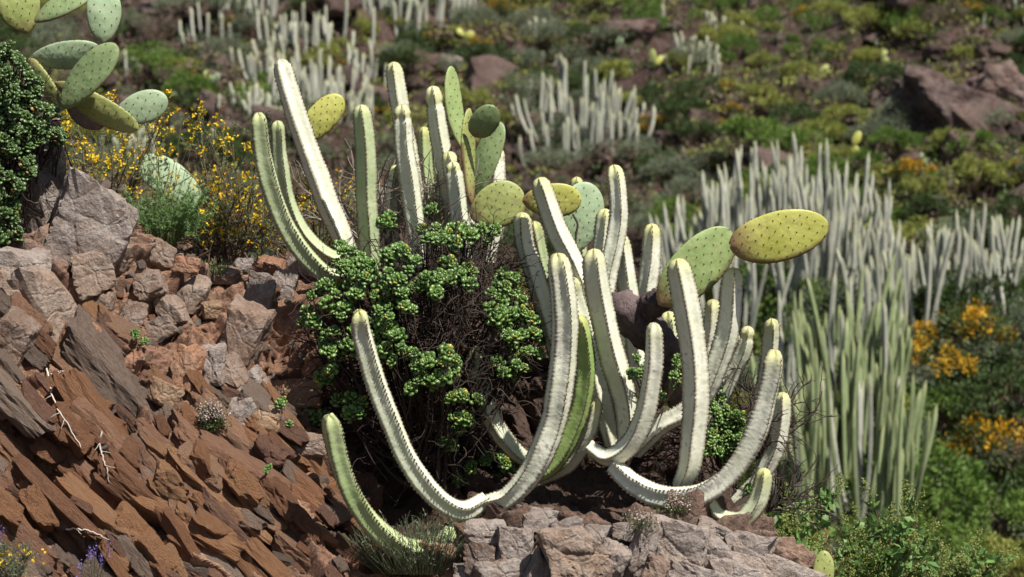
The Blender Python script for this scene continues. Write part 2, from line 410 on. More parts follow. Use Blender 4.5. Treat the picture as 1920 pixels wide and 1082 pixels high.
def build_outcrop():
    nu, nf, nb = 700, 460, 60
    ku = np.array(sorted(KEYS)); uu = np.concatenate([np.linspace(-300, 1640, nu - 20), np.linspace(1640, 2100, 21)[1:]])
    ctl = np.array([[(yy, (541 - vv) * K * yy) for vv, yy in KEYS[k]] for k in ku])     # (keys,5,2) of (y,z)
    ci = np.stack([[np.interp(uu, ku, ctl[:, a, b]) for b in (0, 1)] for a in range(5)], 0).transpose(2, 0, 1)
    ker = np.hanning(31); ker /= ker.sum()
    for a in range(5):
        for b in (0, 1):
            ci[:, a, b] = np.convolve(np.pad(ci[:, a, b], 15, mode='edge'), ker, 'valid')
    x = (uu - 960) * K * 9.3
    bench = np.interp(uu, [-300, 560, 1000, 1500], [1.7, 1.5, 0.5, 0.3])
    prof = np.zeros((nu, nf + nb, 2))
    for i in range(nu):
        q, _ = catmull(ci[i], nf); prof[i, :nf] = q
        top = ci[i, 4]; s = np.linspace(0, 1, nb + 1)[1:]
        by = top[0] + np.interp(s, [0, 0.6, 1], [0, bench[i], bench[i] + 0.7]); bz = np.interp(s, [0, 0.6, 1], [top[1], top[1] + 0.02, -2.6])
        prof[i, nf:, 0] = by; prof[i, nf:, 1] = bz
    m = nf + nb
    Pn = np.stack([np.repeat(x[:, None], m, 1), prof[..., 0], prof[..., 1]], -1)
    du = np.gradient(Pn, axis=0); dv = np.gradient(Pn, axis=1)
    Nn = norm(np.cross(du, dv)); Nn = np.where(Nn[..., 1:2] > 0.6, Nn * 0 + np.array([0, 0.3, 0.95]), Nn)
    Nn = np.where((Nn * np.array([0, -1, 0.6])).sum(-1, keepdims=True) < 0, -Nn, Nn)
    arc = np.cumsum(np.concatenate([np.zeros((nu, 1)), np.linalg.norm(np.diff(Pn, axis=1), axis=2)], 1), 1)
    a = Pn[..., 0]; b = arc
    U = a / (K * Pn[..., 1]) + 960; Vp = 541 - Pn[..., 2] / (K * Pn[..., 1])
    wx = 0.05 * fbm(a * 4, b * 4, o=3); wy = 0.05 * fbm(a * 4 + 50, b * 4, o=3)
    A, Bc = a + wx, b + wy
    strata = sstep(640, 480, U + 0.55 * (700 - Vp)) * sstep(520, 640, Vp + 0.0 * U) 
    strata = np.maximum(strata, sstep(240, 60, U) * sstep(420, 520, Vp))
    front = sstep(0, 1, (np.arange(m) < nf + 8).astype(float))[None] * np.ones((nu, 1))
    # strata run down to the right
    th = math.radians(-47); ca, sa = math.cos(th), math.sin(th)
    S1 = A * ca + Bc * sa; S2 = -A * sa + Bc * ca           # along / across
    D = np.zeros_like(a); cellcol = np.zeros_like(a)
    for (l, h, amp, tilt, bias, crack, k) in ((0.40, 0.12, 0.080, 0.60, -0.55, 0.030, 1), (0.16, 0.055, 0.034, 0.7, -0.3, 0.016, 2), (0.06, 0.030, 0.014, 0.9, -0.1, 0.008, 3)):
        f1, f2, idc, dx, dy = voro(S1 / l, S2 / h, k)
        d = (cellr(idc, 1) - 0.5) * amp + (cellr(idc, 2) - 0.5) * tilt * dx * l * 0.5 + ((cellr(idc, 3) - 0.5) * tilt + bias) * dy * h
        d -= crack * np.exp(-((f2 - f1) / 0.09)**2)
        D += strata * d; cellcol += strata * cellr(idc, 4) * (0.55 if k == 1 else 0.3 if k == 2 else 0.15)
    blk = 1 - strata
    for (l, h, amp, tilt, crack, k) in ((0.17, 0.15, 0.075, 1.1, 0.035, 5), (0.075, 0.065, 0.030, 1.0, 0.016, 6), (0.030, 0.028, 0.011, 0.9, 0.006, 7), (0.013, 0.013, 0.004, 0.6, 0.002, 8)):
        ax = A * 0.92 + Bc * 0.38; bx = -A * 0.38 + Bc * 0.92
        f1, f2, idc, dx, dy = voro(ax / l, bx / h, k)
        d = (cellr(idc, 1) - 0.5) * amp + (cellr(idc, 2) - 0.5) * tilt * dx * l + ((cellr(idc, 3) - 0.5) * tilt - 0.35) * dy * h
        d -= crack * np.exp(-((f2 - f1) / 0.08)**2)
        D += blk * d; cellcol += blk * cellr(idc, 4) * (0.4 if k == 5 else 0.35 if k == 6 else 0.15)
    D += 0.008 * fbm(a * 16, b * 16, o=3, g=0.5) + 0.03 * fbm(a * 3, b * 3, o=2)
    # the dark hollow under the upper boulders
    D -= 0.16 * np.exp(-((U - 545) / 48)**2 - ((Vp - 640) / 62)**2)
    D -= 0.10 * np.exp(-((U - 700) / 110)**2 - ((Vp - 960) / 50)**2)
    D -= 0.16 * np.exp(-(((U - 130) * 0.8 + (Vp - 890) * 0.6) / 150)**2 - ((-(U - 130) * 0.5 + (Vp - 900) * 0.85) / 34)**2)
    D += 0.07 * np.exp(-(((U - 130) * 0.8 + (Vp - 830) * 0.6) / 190)**2 - ((-(U - 130) * 0.5 + (Vp - 830) * 0.85) / 40)**2)
    sad = sstep(860, 930, U) * sstep(780, 830, Vp) * sstep(985, 955, Vp)
    D = D * (1 - .65 * sad) - .045 * sad
    for _ in range(2):
        Dp = np.pad(D, 1, mode='edge'); D = (Dp[1:-1, 1:-1] * 4 + (Dp[:-2, 1:-1] + Dp[2:, 1:-1] + Dp[1:-1, :-2] + Dp[1:-1, 2:]) * 2 + Dp[:-2, :-2] + Dp[2:, 2:] + Dp[:-2, 2:] + Dp[2:, :-2]) / 16
    D += 0.007 * fbm(a * 38, b * 38, o=3, g=0.6)
    fade = np.where(np.arange(m) < nf + 30, 1.0, 0.3)[None]
    Pn = Pn + Nn * (D * fade)[..., None]
    grey = np.clip(0.75 * sstep(820, 920, U) + 0.55 * sstep(330, 100, U + 0.3 * Vp) + 0.35 * sstep(620, 480, Vp) + 0.35 * fbm(a * 2.2, b * 2.2, o=3) - 0.1, 0, 1)
    soil = np.clip(sstep(560, 640, U) * sstep(1040, 930, Vp + 40 * vnoise(a * 9, b * 9)) + 0.5 * (np.arange(m) > nf)[None], 0, 1) * 0.85  # bare soil; its dark tint also paints the shade behind bush and stems
    col = np.stack([np.clip(cellcol, 0, 1), grey, soil], -1)
    i = np.arange(nu - 1)[:, None]; j = np.arange(m - 1)[None]
    F = np.stack([i * m + j, (i + 1) * m + j, (i + 1) * m + j + 1, i * m + j + 1], -1).reshape(-1, 4)
    o = obj('rock_outcrop', mesh('rock_outcrop', Pn.reshape(-1, 3), F, M['outcrop'], col.reshape(-1, 3), smooth=False))
    tag(o, 'red brown layered rock outcrop carrying the cactus garden', kind='structure')
    U = Pn[..., 0] / (K * Pn[..., 1]) + 960; Vp = 541 - Pn[..., 2] / (K * Pn[..., 1])
    nn = norm(np.cross(np.gradient(Pn, axis=1), np.gradient(Pn, axis=0)))
    nn = np.where((nn * np.array([0, -1, 0.6])).sum(-1, keepdims=True) < 0, -nn, nn)
    return o, Pn, U, Vp, nn
ROCK, RP, RU, RV, RN = build_outcrop()
_gx = np.full((300, 400), 99.0)          # depth of the outcrop seen along +Y, 8 px bins
_iu = np.clip(((RU + 400) / 8).astype(int), 0, 399); _iv = np.clip((RV / 6).astype(int), 0, 299)
np.minimum.at(_gx, (_iv.ravel(), _iu.ravel()), RP[..., 1].ravel())
def depth(u, v):
    a = int(np.clip((u + 400) / 8, 0, 399)); b = int(np.clip(v / 6, 0, 299))
    d = _gx[max(b - 1, 0):b + 2, max(a - 1, 0):a + 2].min()
    return float(d) if d < 50 else None
def bench_z(x, y):
    d = np.abs(RP[::3, 300::3, 0] - x) + np.abs(RP[::3, 300::3, 1] - y)
    k = np.unravel_index(np.argmin(d), d.shape); return float(RP[::3, 300::3, 2][k])

# ------------------------------------------------------------------ stones
def ico(sub):
    import bmesh
    bm = bmesh.new(); bmesh.ops.create_icosphere(bm, subdivisions=sub, radius=1)
    V = np.array([v.co[:] for v in bm.verts]); F = np.array([[v.index for v in f.verts] for f in bm.faces]); bm.free(); return V, F
ICO = {k: ico(k) for k in (2, 3, 4, 5)}
def stone_mesh(name, sub, mat, seed, size=(1, 1, 1), nplanes=11, rough=0.06, box=False):
    r = np.random.default_rng(seed); V, F = ICO[sub]
    n = norm(r.normal(size=(nplanes, 3))); n = np.vstack([n, np.eye(3), -np.eye(3)]); h = np.concatenate([r.uniform(0.55, 0.95, nplanes), r.uniform(0.7, 1.0, 6)])
    if box:
        n[-6:] = norm(n[-6:] + r.normal(size=(6, 3)) * .13); h[-6:] = r.uniform(.55, .72, 6); h[:nplanes] = r.uniform(.72, 1.0, nplanes)
    dt = V @ n.T; rad = np.where(dt > 0.05, h[None] / np.maximum(dt, 0.05), 9).min(1)
    rad = np.minimum(rad, 1.35)
    o = r.uniform(0, 50)
    Q = V * rad[:, None]
    f = fbm(Q[:, 0] * 2.2 + o, Q[:, 1] * 2.2, Q[:, 2] * 2.2, o=5, g=0.55)
    f1, f2, idc, dx, dy = voro(Q[:, 0] * 1.6 + Q[:, 2] * 0.9 + o, Q[:, 1] * 1.6 - Q[:, 2] * 0.7, seed % 17)
    Q = Q * (1 + rough * f + 0.13 * (cellr(idc, 2) - 0.5) - 0.05 * np.exp(-((f2 - f1) / 0.08)**2))[:, None]
    return mesh(name, Q * np.asarray(size), F, mat, smooth=False)
MATS4 = ['rock_brown', 'rock_red', 'rock_grey', 'rock_tan']
SV = [stone_mesh('stone', 3, M[MATS4[[0, 0, 1, 0, 2, 1, 0, 1, 0, 2, 1, 3][k]]], 100 + k, nplanes=7 + k % 5) for k in range(12)]
def stone_at(u, v, wpx, hpx, rot, mk, k, deep=0.35, dy=0.0, name='stone', label=None, yscale=0.8, sub=4):
    d = depth(u, v)
    if d is None: d = 9.6
    s = K * d; box = bool(k % 3) ; bx_ = 0.66 if box else 0.5
    me = stone_mesh('stone', sub, M[mk], 300 + k, (wpx * bx_ * s, bx_ * s * yscale * (wpx * hpx)**0.5, hpx * bx_ * s), nplanes=8 + k % 5, rough=.09 if box else .06, box=box)
    o = obj(name, me, None if label else ROCK)
    pt = P(u, v, d + (wpx * hpx)**0.5 * 0.5 * s * yscale * (deep - 0.3) + dy)
    o.location = pt; o.rotation_euler = (random.uniform(-.25, .25), math.radians(rot), random.uniform(-.4, .4))
    if label: tag(o, label, 'boulder')
    return o
EXPL = [  # u, v, w, h, tilt, stuff
 (491, 550, 82, 92, 15, 'rock_grey'), (459, 631, 90, 120, 18, 'rock_brown'), (400, 684, 52, 88, -8, 'rock_grey'), (437, 700, 56, 100, -28, 'rock_brown'),
 (473, 722, 60, 72, -30, 'rock_grey'), (350, 690, 50, 92, 10, 'rock_red'), (298, 736, 84, 58, 30, 'rock_tan'), (494, 784, 86, 56, 8, 'rock_tan'),
 (438, 792, 86, 112, -15, 'rock_grey'), (364, 548, 72, 88, 20, 'rock_brown'), (420, 516, 70, 36, 5, 'rock_brown'), (506, 503, 58, 42, 10, 'rock_red'),
 (277, 540, 92, 72, -30, 'rock_brown'), (175, 515, 86, 84, -20, 'rock_brown'), (168, 645, 44, 88, 12, 'rock_red'), (187, 580, 50, 76, 10, 'rock_brown'),
 (322, 588, 50, 72, -20, 'rock_brown'), (556, 742, 118, 64, 8, 'rock_tan'), (572, 838, 86, 62, 5, 'rock_brown'), (501, 833, 46, 36, 0, 'rock_brown'),
 (536, 536, 50, 60, 30, 'rock_grey'), (392, 580, 46, 40, 0, 'rock_tan'), (300, 620, 60, 50, -30, 'rock_brown'), (240, 600, 50, 80, 25, 'rock_brown'),
 (255, 680, 46, 80, 15, 'rock_red'), (215, 480, 60, 70, 20, 'rock_brown'), (300, 480, 60, 50, 30, 'rock_brown'), (350, 500, 50, 36, 10, 'rock_red'),
 (454, 500, 40, 30, 0, 'rock_grey'), (560, 500, 46, 40, 20, 'rock_grey'), (80, 580, 130, 190, -12, 'rock_brown'), (40, 520, 110, 110, 0, 'rock_grey'), (20, 640, 110, 120, 25, 'rock_brown'), (590, 690, 60, 60, 10, 'rock_red'),
 (966, 1010, 66, 76, 10, 'rock_grey'), (1022, 962, 100, 56, 0, 'rock_grey'), (1117, 995, 50, 58, 0, 'rock_grey'), (1148, 1042, 66, 86, 20, 'rock_brown'),
 (1208, 1016, 46, 116, 25, 'rock_grey'), (1334, 1022, 80, 88, -10, 'rock_grey'), (1396, 1020, 84, 70, 20, 'rock_grey'), (1435, 1064, 180, 74, 15, 'rock_brown'),
 (1285, 984, 96, 46, 0, 'rock_grey'), (938, 1062, 84, 76, -20, 'rock_brown'), (918, 985, 80, 54, 0, 'rock_grey'), (1180, 980, 70, 40, 0, 'rock_grey'), (1010, 1060, 50, 90, 20, 'rock_brown'), (880, 1060, 60, 40, 0, 'rock_brown'),
]
EXPL += [(1240, 1062, 90, 80, 20, 'rock_brown'), (1175, 1068, 80, 70, -15, 'rock_brown'), (1310, 1075, 110, 60, 10, 'rock_grey'), (1370, 1062, 90, 70, 25, 'rock_grey'), (1480, 1082, 120, 50, 18, 'rock_grey'), (980, 1075, 70, 60, 30, 'rock_brown'), (1230, 985, 60, 46, 10, 'rock_grey'), (1345, 985, 70, 46, 20, 'rock_grey'), (1060, 985, 60, 50, -10, 'rock_brown'), (900, 1030, 60, 70, 0, 'rock_brown'), (1440, 1035, 70, 44, 25, 'rock_grey')]
for k, (u, v, ww, hh, rt, mk) in enumerate(EXPL):
    if u > 860 and k % 3: mk = 'rock_grey'
    q = 1.2 if u > 860 else 1.0
    stone_at(u, v + (16 if u > 860 else 0), ww * q, hh * q * (.9 if u > 860 else 1), rt, mk, k, 0.6 if u > 860 else 0.4)
# long tilted slabs of the layered rock
SLAB = [stone_mesh('slab', 4, M[['rock_brown', 'rock_red', 'rock_rust', 'rock_red', 'rock_rust'][k % 5]], 1200 + k, nplanes=9 + k % 4, rough=.09, box=True) for k in range(20)]
rs = random.Random(21); nsl = 0
for tries in range(4000):
    if nsl >= 290: break
    u = rs.uniform(-60, 640); v = rs.uniform(570, 1090)
    if nsl < 50 and v < 680: continue
    if u + 0.55 * (700 - v) > 500 or (u > 230 and v < 720) or rs.random() < .15: continue
    d = depth(u, v)
    if d is None: continue
    sc = K * d; L_ = (rs.uniform(150, 320) if nsl < 50 else rs.uniform(35, 120)); t_ = L_ * (rs.uniform(.13, .26) if nsl < 50 else rs.uniform(.25, .55)); o = obj('slab', SLAB[nsl % 20], ROCK)
    o.location = P(u, v, d + rs.uniform(.05, .5) * t_ * sc); o.scale = (.62 * L_ * sc, .6 * t_ * sc * rs.uniform(.9, 1.7), .65 * t_ * sc)
    o.rotation_euler = (rs.uniform(-.7, .4), math.radians(rs.gauss(44, 9)), rs.uniform(-.3, .3)); nsl += 1
stone_at(165, 440, 165, 190, 20, 'rock_grey', 80, 0.2, 0.02, 'boulder', 'large weathered grey brown boulder between pale pillar rock and feathery green plant', 0.9, 5)
stone_at(85, 395, 110, 250, -6, 'rock_grey', 81, 0.3, 0.1, 'boulder', 'dark grey upright rock pillar under the hanging dark succulent mat', 0.8, 5)
stone_at(1077, 1050, 130, 130, -25, 'rock_brown', 82, 0.3, 0, 'boulder', 'big angular brown block with shaded front face in the grey ledge', 0.9, 5)
stone_at(1268, 1038, 150, 130, 12, 'rock_grey', 83, 0.3, 0, 'boulder', 'broad pale grey cracked block in the ledge below the candelabra stems', 0.9, 5)
# rubble
sel = np.argwhere((RU > 130) & (RU < 640) & (RV > 470) & (RV < 1075) & (np.arange(RU.shape[1])[None] < 440))
wgt = np.array([1.0 if RV[i, j] < 720 or RU[i, j] > 420 else 0.3 for i, j in sel]); wgt /= wgt.sum()
for k, q in enumerate(RNG.choice(len(sel), 198, replace=False, p=wgt)):
    i, j = sel[q]; o = obj('stone', SV[k % 12], ROCK)
    s = random.uniform(5, 13) * (1.7 if random.random() < 0.16 else 1) * K * 9.4
    o.location = RP[i, j] + RN[i, j] * s * 0.15; o.scale = (s * random.uniform(.7, 1.3), s * random.uniform(.7, 1.2), s * random.uniform(.6, 1.1))
    o.rotation_euler = [random.uniform(0, 6.28) for _ in range(3)]
sel = np.argwhere((RU > 640) & (RU < 1480) & (RV > np.where(RU > 900, 975, 930)) & (RV < 1075) & (np.arange(RU.shape[1])[None] < 430))
for k, q in enumerate(RNG.choice(len(sel), 40, replace=False)):
    i, j = sel[q]; o = obj('stone', SV[k % 12], ROCK); s = random.uniform(4, 10) * K * 9.2
    o.location = RP[i, j] + RN[i, j] * s * 0.2; o.scale = (s, s * random.uniform(.7, 1.2), s * random.uniform(.6, 1)); o.rotation_euler = [random.uniform(0, 6.28) for _ in range(3)]

_dg = bpy.context.evaluated_depsgraph_get()
_depth0 = depth
def depth(u, v):
    """distance of the rock (stones included) along the level line of sight"""
    d = Vector(P(u, v, 1.0)).normalized(); ok, loc, *_ = scene.ray_cast(_dg, Vector((0, 0, 0)), d, distance=11)
    return float(loc.y) if ok else _depth0(u, v)
# ------------------------------------------------------------------ candelabra euphorbia (near plants)
OCT_V = np.array([[1, 0, 0], [-1, 0, 0], [0, 1, 0], [0, -1, 0], [0, 0, 1], [0, 0, -1.]]); OCT_F = np.array([[0, 2, 4], [2, 1, 4], [1, 3, 4], [3, 0, 4], [2, 0, 5], [1, 2, 5], [3, 1, 5], [0, 3, 5]])
CONE_V = np.array([[1, 0, 0], [-0.5, 0, 0.87], [-0.5, 0, -0.87], [0, 1, 0.]]); CONE_F = np.array([[0, 1, 3], [1, 2, 3], [2, 0, 3]])
def stem(root, ctl, wpx, green=0.0, ribs=4, roll=0.4, neck=0.0, tipc=1.0, step=0.0048):
    roll_s = roll; roll = (roll - .5) * .95
    pts3 = np.array([P(*c) for c in ctl]); Ym = np.mean([c[2] for c in ctl])
    n = 60; q, L = catmull(pts3, n); n = max(40, int(L / step)); q, L = catmull(pts3, n)
    q = q + 0.004 * np.stack([vnoise(np.linspace(0, L * 8, n) + 9.1 * roll, np.full(n, roll * 33)), vnoise(np.linspace(0, L * 8, n), np.full(n, roll * 71 + 3)), np.zeros(n)], 1)
    R = 0.5 * wpx * K * Ym / (0.93 if ribs == 4 else 0.99)
    s = np.linspace(0, L, n); dt = L - s
    prof = np.sqrt(np.clip(1 - (1 - np.clip(dt / (R * 1.15), 0, 1))**2.3, 0.0, 1)) * np.interp(s / L, [0, 0.12, 0.3, 0.75, 1], [0.72, 0.86, 1.0, 1.0, 0.88])
    prof *= 1 + 0.045 * vnoise(s * 9 + roll * 40, np.full(n, roll * 13))
    if neck: prof *= 1 - 0.16 * np.exp(-((dt - neck) / 0.012)**2)
    prof[-1] = 0.05
    m = ribs * 6; j = np.arange(m); ph = (j % 6) / 6.0
    crest = np.array([1, 0.45, 0.1, 0, 0.1, 0.45])[j % 6]
    flat = math.cos(math.pi / ribs); ang = j * 2 * math.pi / m
    angm = (ph - 0.5) * 2 * math.pi / ribs
    rflat = flat / np.cos(angm); rsh = rflat * (1 - 0.20 * (1 - np.abs(ph - 0.5) * 2)**0.7) 
    wl = 0.0135; sw = s / wl * 2 * math.pi
    wave = np.sin(sw) * 0.5 + 0.25 * np.sin(2 * sw + 0.6)
    twist = 0.25 * vnoise(s * 1.3 + roll * 9, np.full(n, 3.3 + roll)) 
    T, N, B = frames(q)
    rad = R * prof[:, None] * (rsh[None] * (1 + 0.060 * wave[:, None] * (crest**3)[None] - 0.007 * np.sin(sw + 1.0)[:, None] * (1 - crest)[None]
          + 0.026 * vnoise(s[:, None] * 55 + 0 * ang, ang[None] * 2.2 + roll * 20)))
    aa = ang[None] + twist[:, None] + roll
    V = q[:, None] + rad[..., None] * (N[:, None] * np.cos(aa)[..., None] + B[:, None] * np.sin(aa)[..., None])
    # lobed tip: ribs stand slightly above the growing point
    lob = np.exp(-(dt / (R * 0.5))**2)[:, None] * (crest - 0.6)[None] * R * 0.22
    V = V + T[:, None] * lob[..., None]
    tipf = tipc * np.clip(1 - dt / 0.10, 0, 1)
    if neck: tipf = np.where(dt < neck, 0.82, tipf * 0.2)
    gr = np.full(n, green)
    col = np.stack(np.broadcast_arrays(tipf[:, None], crest[None], gr[:, None]), -1).reshape(-1, 3)
    F = ringfaces(n, m)
    V = V.reshape(-1, 3); o0 = np.array(root.location)
    so_ = obj('stem', mesh('stem', V - o0, F, M['stem'], col), root)
    # thorn pairs with their dark shields along each crest
    ac = Acc(); Vr = V.reshape(n, m, 3)
    ks = np.interp(np.arange(0.5 * wl * 0.5, L - R * 0.25, wl), s, np.arange(n)).astype(int)
    for rb in range(ribs):
        pc = Vr[ks, rb * 6]; out = norm(pc - q[ks]); tt = T[ks]; side = np.cross(out, tt)
        Mx = np.stack([side, tt, out], -1); nk = len(ks)
        sc = rnd(0.75, 1.25, nk)
        a, f = scatter(OCT_V, OCT_F, Mx, pc + out * 0.0003, np.stack([0.0019 * sc, 0.0042 * sc, 0.0016 * sc], 1)); ac.add(a, f)
        for sg in (-1, 1):
            dd = norm(out + side * 0.75 * sg - tt * 0.1); Mr = rotframes(dd, rnd(0, 6, nk))
            a, f = scatter(CONE_V, CONE_F, Mr, pc, np.stack([0.0007 * sc, 0.0052 * sc, 0.0007 * sc], 1)); ac.add(a, f)
    ac.build('thorns', M['thorn'], so_, o0, smooth=False, kind='stuff')
    return so_

def ST(root, uv, Y, w_, **k):
    """uv base->tip; Y scalar or (base,tip)"""
    Ys = np.linspace(*(Y if isinstance(Y, tuple) else (Y, Y)), len(uv))
    return stem(root, [(a, b, y) for (a, b), y in zip(uv, Ys)], w_, **k)

pa = thing('candelabra_euphorbia', 'pale candelabra euphorbia with long curved stems rising from the ledge beside green bush', 'euphorbia', P(912, 950, 9.35))
ST(pa, [(912, 938), (862, 958), (800, 915), (745, 822), (703, 715), (679, 630), (674, 584)], (9.3, 9.05), 44, green=0.14, roll=0.62)
ST(pa, [(905, 955), (858, 992), (820, 1026), (770, 1034), (718, 1004), (668, 940), (636, 860), (619, 778)], (9.35, 8.9), 44, green=0.78, roll=0.35, tipc=.5)
ST(pa, [(918, 945), (960, 930), (1006, 868), (1042, 765), (1059, 655), (1057, 560), (1046, 476)], (9.3, 9.05), 52, green=0.05, roll=0.15, ribs=5)
ST(pa, [(985, 905), (1040, 868), (1078, 795), (1097, 710), (1094, 640), (1083, 592)], (9.4, 9.22), 38, green=1.0, roll=1.0)
ST(pa, [(1010, 900), (1062, 870), (1098, 815), (1116, 745)], (9.5, 9.35), 36, green=0.1, roll=0.7)
ST(pa, [(1000, 870), (965, 845), (928, 795), (900, 720), (890, 650)], (9.6, 9.5), 36, green=0.2, roll=0.2)
pb = thing('candelabra_euphorbia', 'crowded white candelabra euphorbia around the brown prickly pear trunk', 'euphorbia', P(1150, 870, 9.5))
ST(pb, [(1150, 850), (1140, 740), (1112, 600), (1078, 500), (1042, 425), (1012, 334)], (9.6, 9.4), 40, green=0.0, roll=0.55)
ST(pb, [(1090, 850), (1066, 740), (1032, 610), (1005, 520), (985, 455), (977, 399)], (9.65, 9.5), 38, green=0.0, roll=0.3)
ST(pb, [(1175, 835), (1172, 760), (1148, 670), (1125, 570), (1111, 468)], (9.4, 9.2), 46, green=0.0, roll=0.75)
ST(pb, [(1150, 840), (1132, 760), (1104, 650), (1080, 570), (1072, 520)], (9.55, 9.42), 38, green=0.1, roll=0.2)
ST(pb, [(1110, 760), (1118, 640), (1138, 520), (1157, 420), (1158, 370), (1150, 310)], (9.75, 9.65), 40, green=0.0, roll=0.9, ribs=5)
ST(pb, [(1160, 760), (1140, 600), (1128, 500), (1130, 440), (1134, 392)], (9.85, 9.8), 34, green=0.08, roll=0.4)
ST(pb, [(1200, 740), (1190, 620), (1176, 540), (1166, 470), (1160, 440)], (9.8, 9.72), 36, green=0.0, roll=0.6)
ST(pb, [(1205, 740), (1210, 620), (1215, 540), (1222, 480), (1222, 420)], (9.85, 9.8), 36, green=0.0, roll=0.4, tipc=1.2)
ST(pb, [(1104, 838), (1140, 858), (1182, 832), (1212, 770), (1226, 690), (1228, 606)], (9.3, 9.1), 39, green=0.0, roll=0.85, tipc=.6)
ST(pb, [(1250, 760), (1254, 690), (1256, 640), (1252, 585)], (9.7, 9.66), 40, green=0.35, roll=0.9)
pc_ = thing('candelabra_euphorbia', 'white candelabra euphorbia with low sweeping stems at the drop beside bare dark twigs', 'euphorbia', P(1275, 930, 9.4))
ST(pc_, [(1276, 915), (1292, 868), (1304, 780), (1303, 680), (1287, 575), (1270, 486)], (9.25, 9.05), 48, green=0.0, roll=0.42)
ST(pc_, [(1190, 850), (1240, 798), (1300, 762), (1343, 690), (1368, 595), (1376, 503)], (9.45, 9.25), 43, green=0.0, roll=0.8)
ST(pc_, [(1300, 830), (1315, 740), (1330, 660), (1336, 610), (1338, 562)], (9.55, 9.45), 34, green=0.05, roll=0.35)
ST(pc_, [(1305, 840), (1340, 770), (1372, 705), (1395, 660), (1406, 612)], (9.6, 9.5), 31, green=0.05, roll=0.5, neck=.04)
ST(pc_, [(1320, 840), (1350, 760), (1372, 690), (1385, 630)], (9.65, 9.55), 30, green=0.1, roll=0.1)
ST(pc_, [(1380, 860), (1418, 780), (1438, 700), (1446, 640), (1446, 598)], (9.6, 9.45), 33, green=0.15, roll=0.8)
ST(pc_, [(1150, 872), (1190, 908), (1245, 932), (1315, 926), (1372, 888), (1415, 820), (1440, 740), (1452, 657)], (9.25, 9.0), 48, green=0.0, roll=0.3)
ST(pc_, [(1375, 940), (1420, 905), (1450, 850), (1466, 790), (1470, 736)], (9.5, 9.4), 34, green=0.0, roll=0.5)
ST(pc_, [(1330, 940), (1350, 968), (1388, 976), (1415, 950), (1428, 915), (1433, 878)], (9.15, 9.1), 34, green=0.45, roll=0.9)
pd_ = thing('candelabra_euphorbia', 'tall candelabra euphorbia group behind the green succulent bush with greenish new tips', 'euphorbia', P(720, 500, 10.0))
ST(pd_, [(650, 520), (612, 515), (565, 470), (522, 395), (496, 305), (485, 212)], (9.85, 9.6), 40, green=0.62, roll=0.7, tipc=.6)
ST(pd_, [(655, 485), (612, 478), (570, 440), (541, 378), (526, 300), (519, 227)], (9.95, 9.75), 31, green=0.55, roll=0.4, tipc=.6)
ST(pd_, [(668, 520), (640, 440), (604, 355), (572, 270), (546, 190), (525, 112)], (10.05, 10.0), 43, green=0.0, roll=0.25, tipc=.4)
ST(pd_, [(697, 520), (692, 440), (687, 360), (684, 280), (676, 197)], (9.95, 9.8), 38, green=0.6, roll=0.6, tipc=.7)
ST(pd_, [(800, 500), (786, 400), (768, 300), (752, 205), (738, 117)], (10.1, 10.0), 34, green=0.12, roll=0.35)
ST(pd_, [(792, 500), (778, 410), (766, 330), (757, 260), (752, 197)], (9.95, 9.85), 37, green=0.1, roll=0.8, neck=.045)
ST(pd_, [(858, 480), (845, 380), (832, 300), (820, 230), (810, 162)], (10.1, 10.0), 34, green=0.08, roll=0.55, neck=.065)
ST(pd_, [(815, 480), (806, 380), (798, 310), (793, 238)], (10.2, 10.15), 26, green=0.75, roll=0.2)
ST(pd_, [(875, 490), (866, 430), (856, 365), (848, 304)], (9.9, 9.82), 35, green=0.15, roll=0.8, neck=.03)
ST(pd_, [(890, 490), (874, 420), (854, 350), (840, 285)], (10.05, 9.95), 34, green=0.0, roll=0.45)
ST(pd_, [(915, 490), (926, 410), (930, 340), (928, 270)], (10.25, 10.2), 40, green=0.0, roll=0.4)
ST(pd_, [(740, 500), (735, 430), (738, 360), (745, 310)], (10.2, 10.15), 26, green=0.1, roll=0.4)
ST(pd_, [(1090, 480), (1085, 400), (1082, 332)], (10.2, 10.15), 27, green=0.6, roll=0.6)
ST(pd_, [(1025, 520), (1012, 460), (1004, 415)], (9.9, 9.85), 26, green=0.65, roll=0.3)

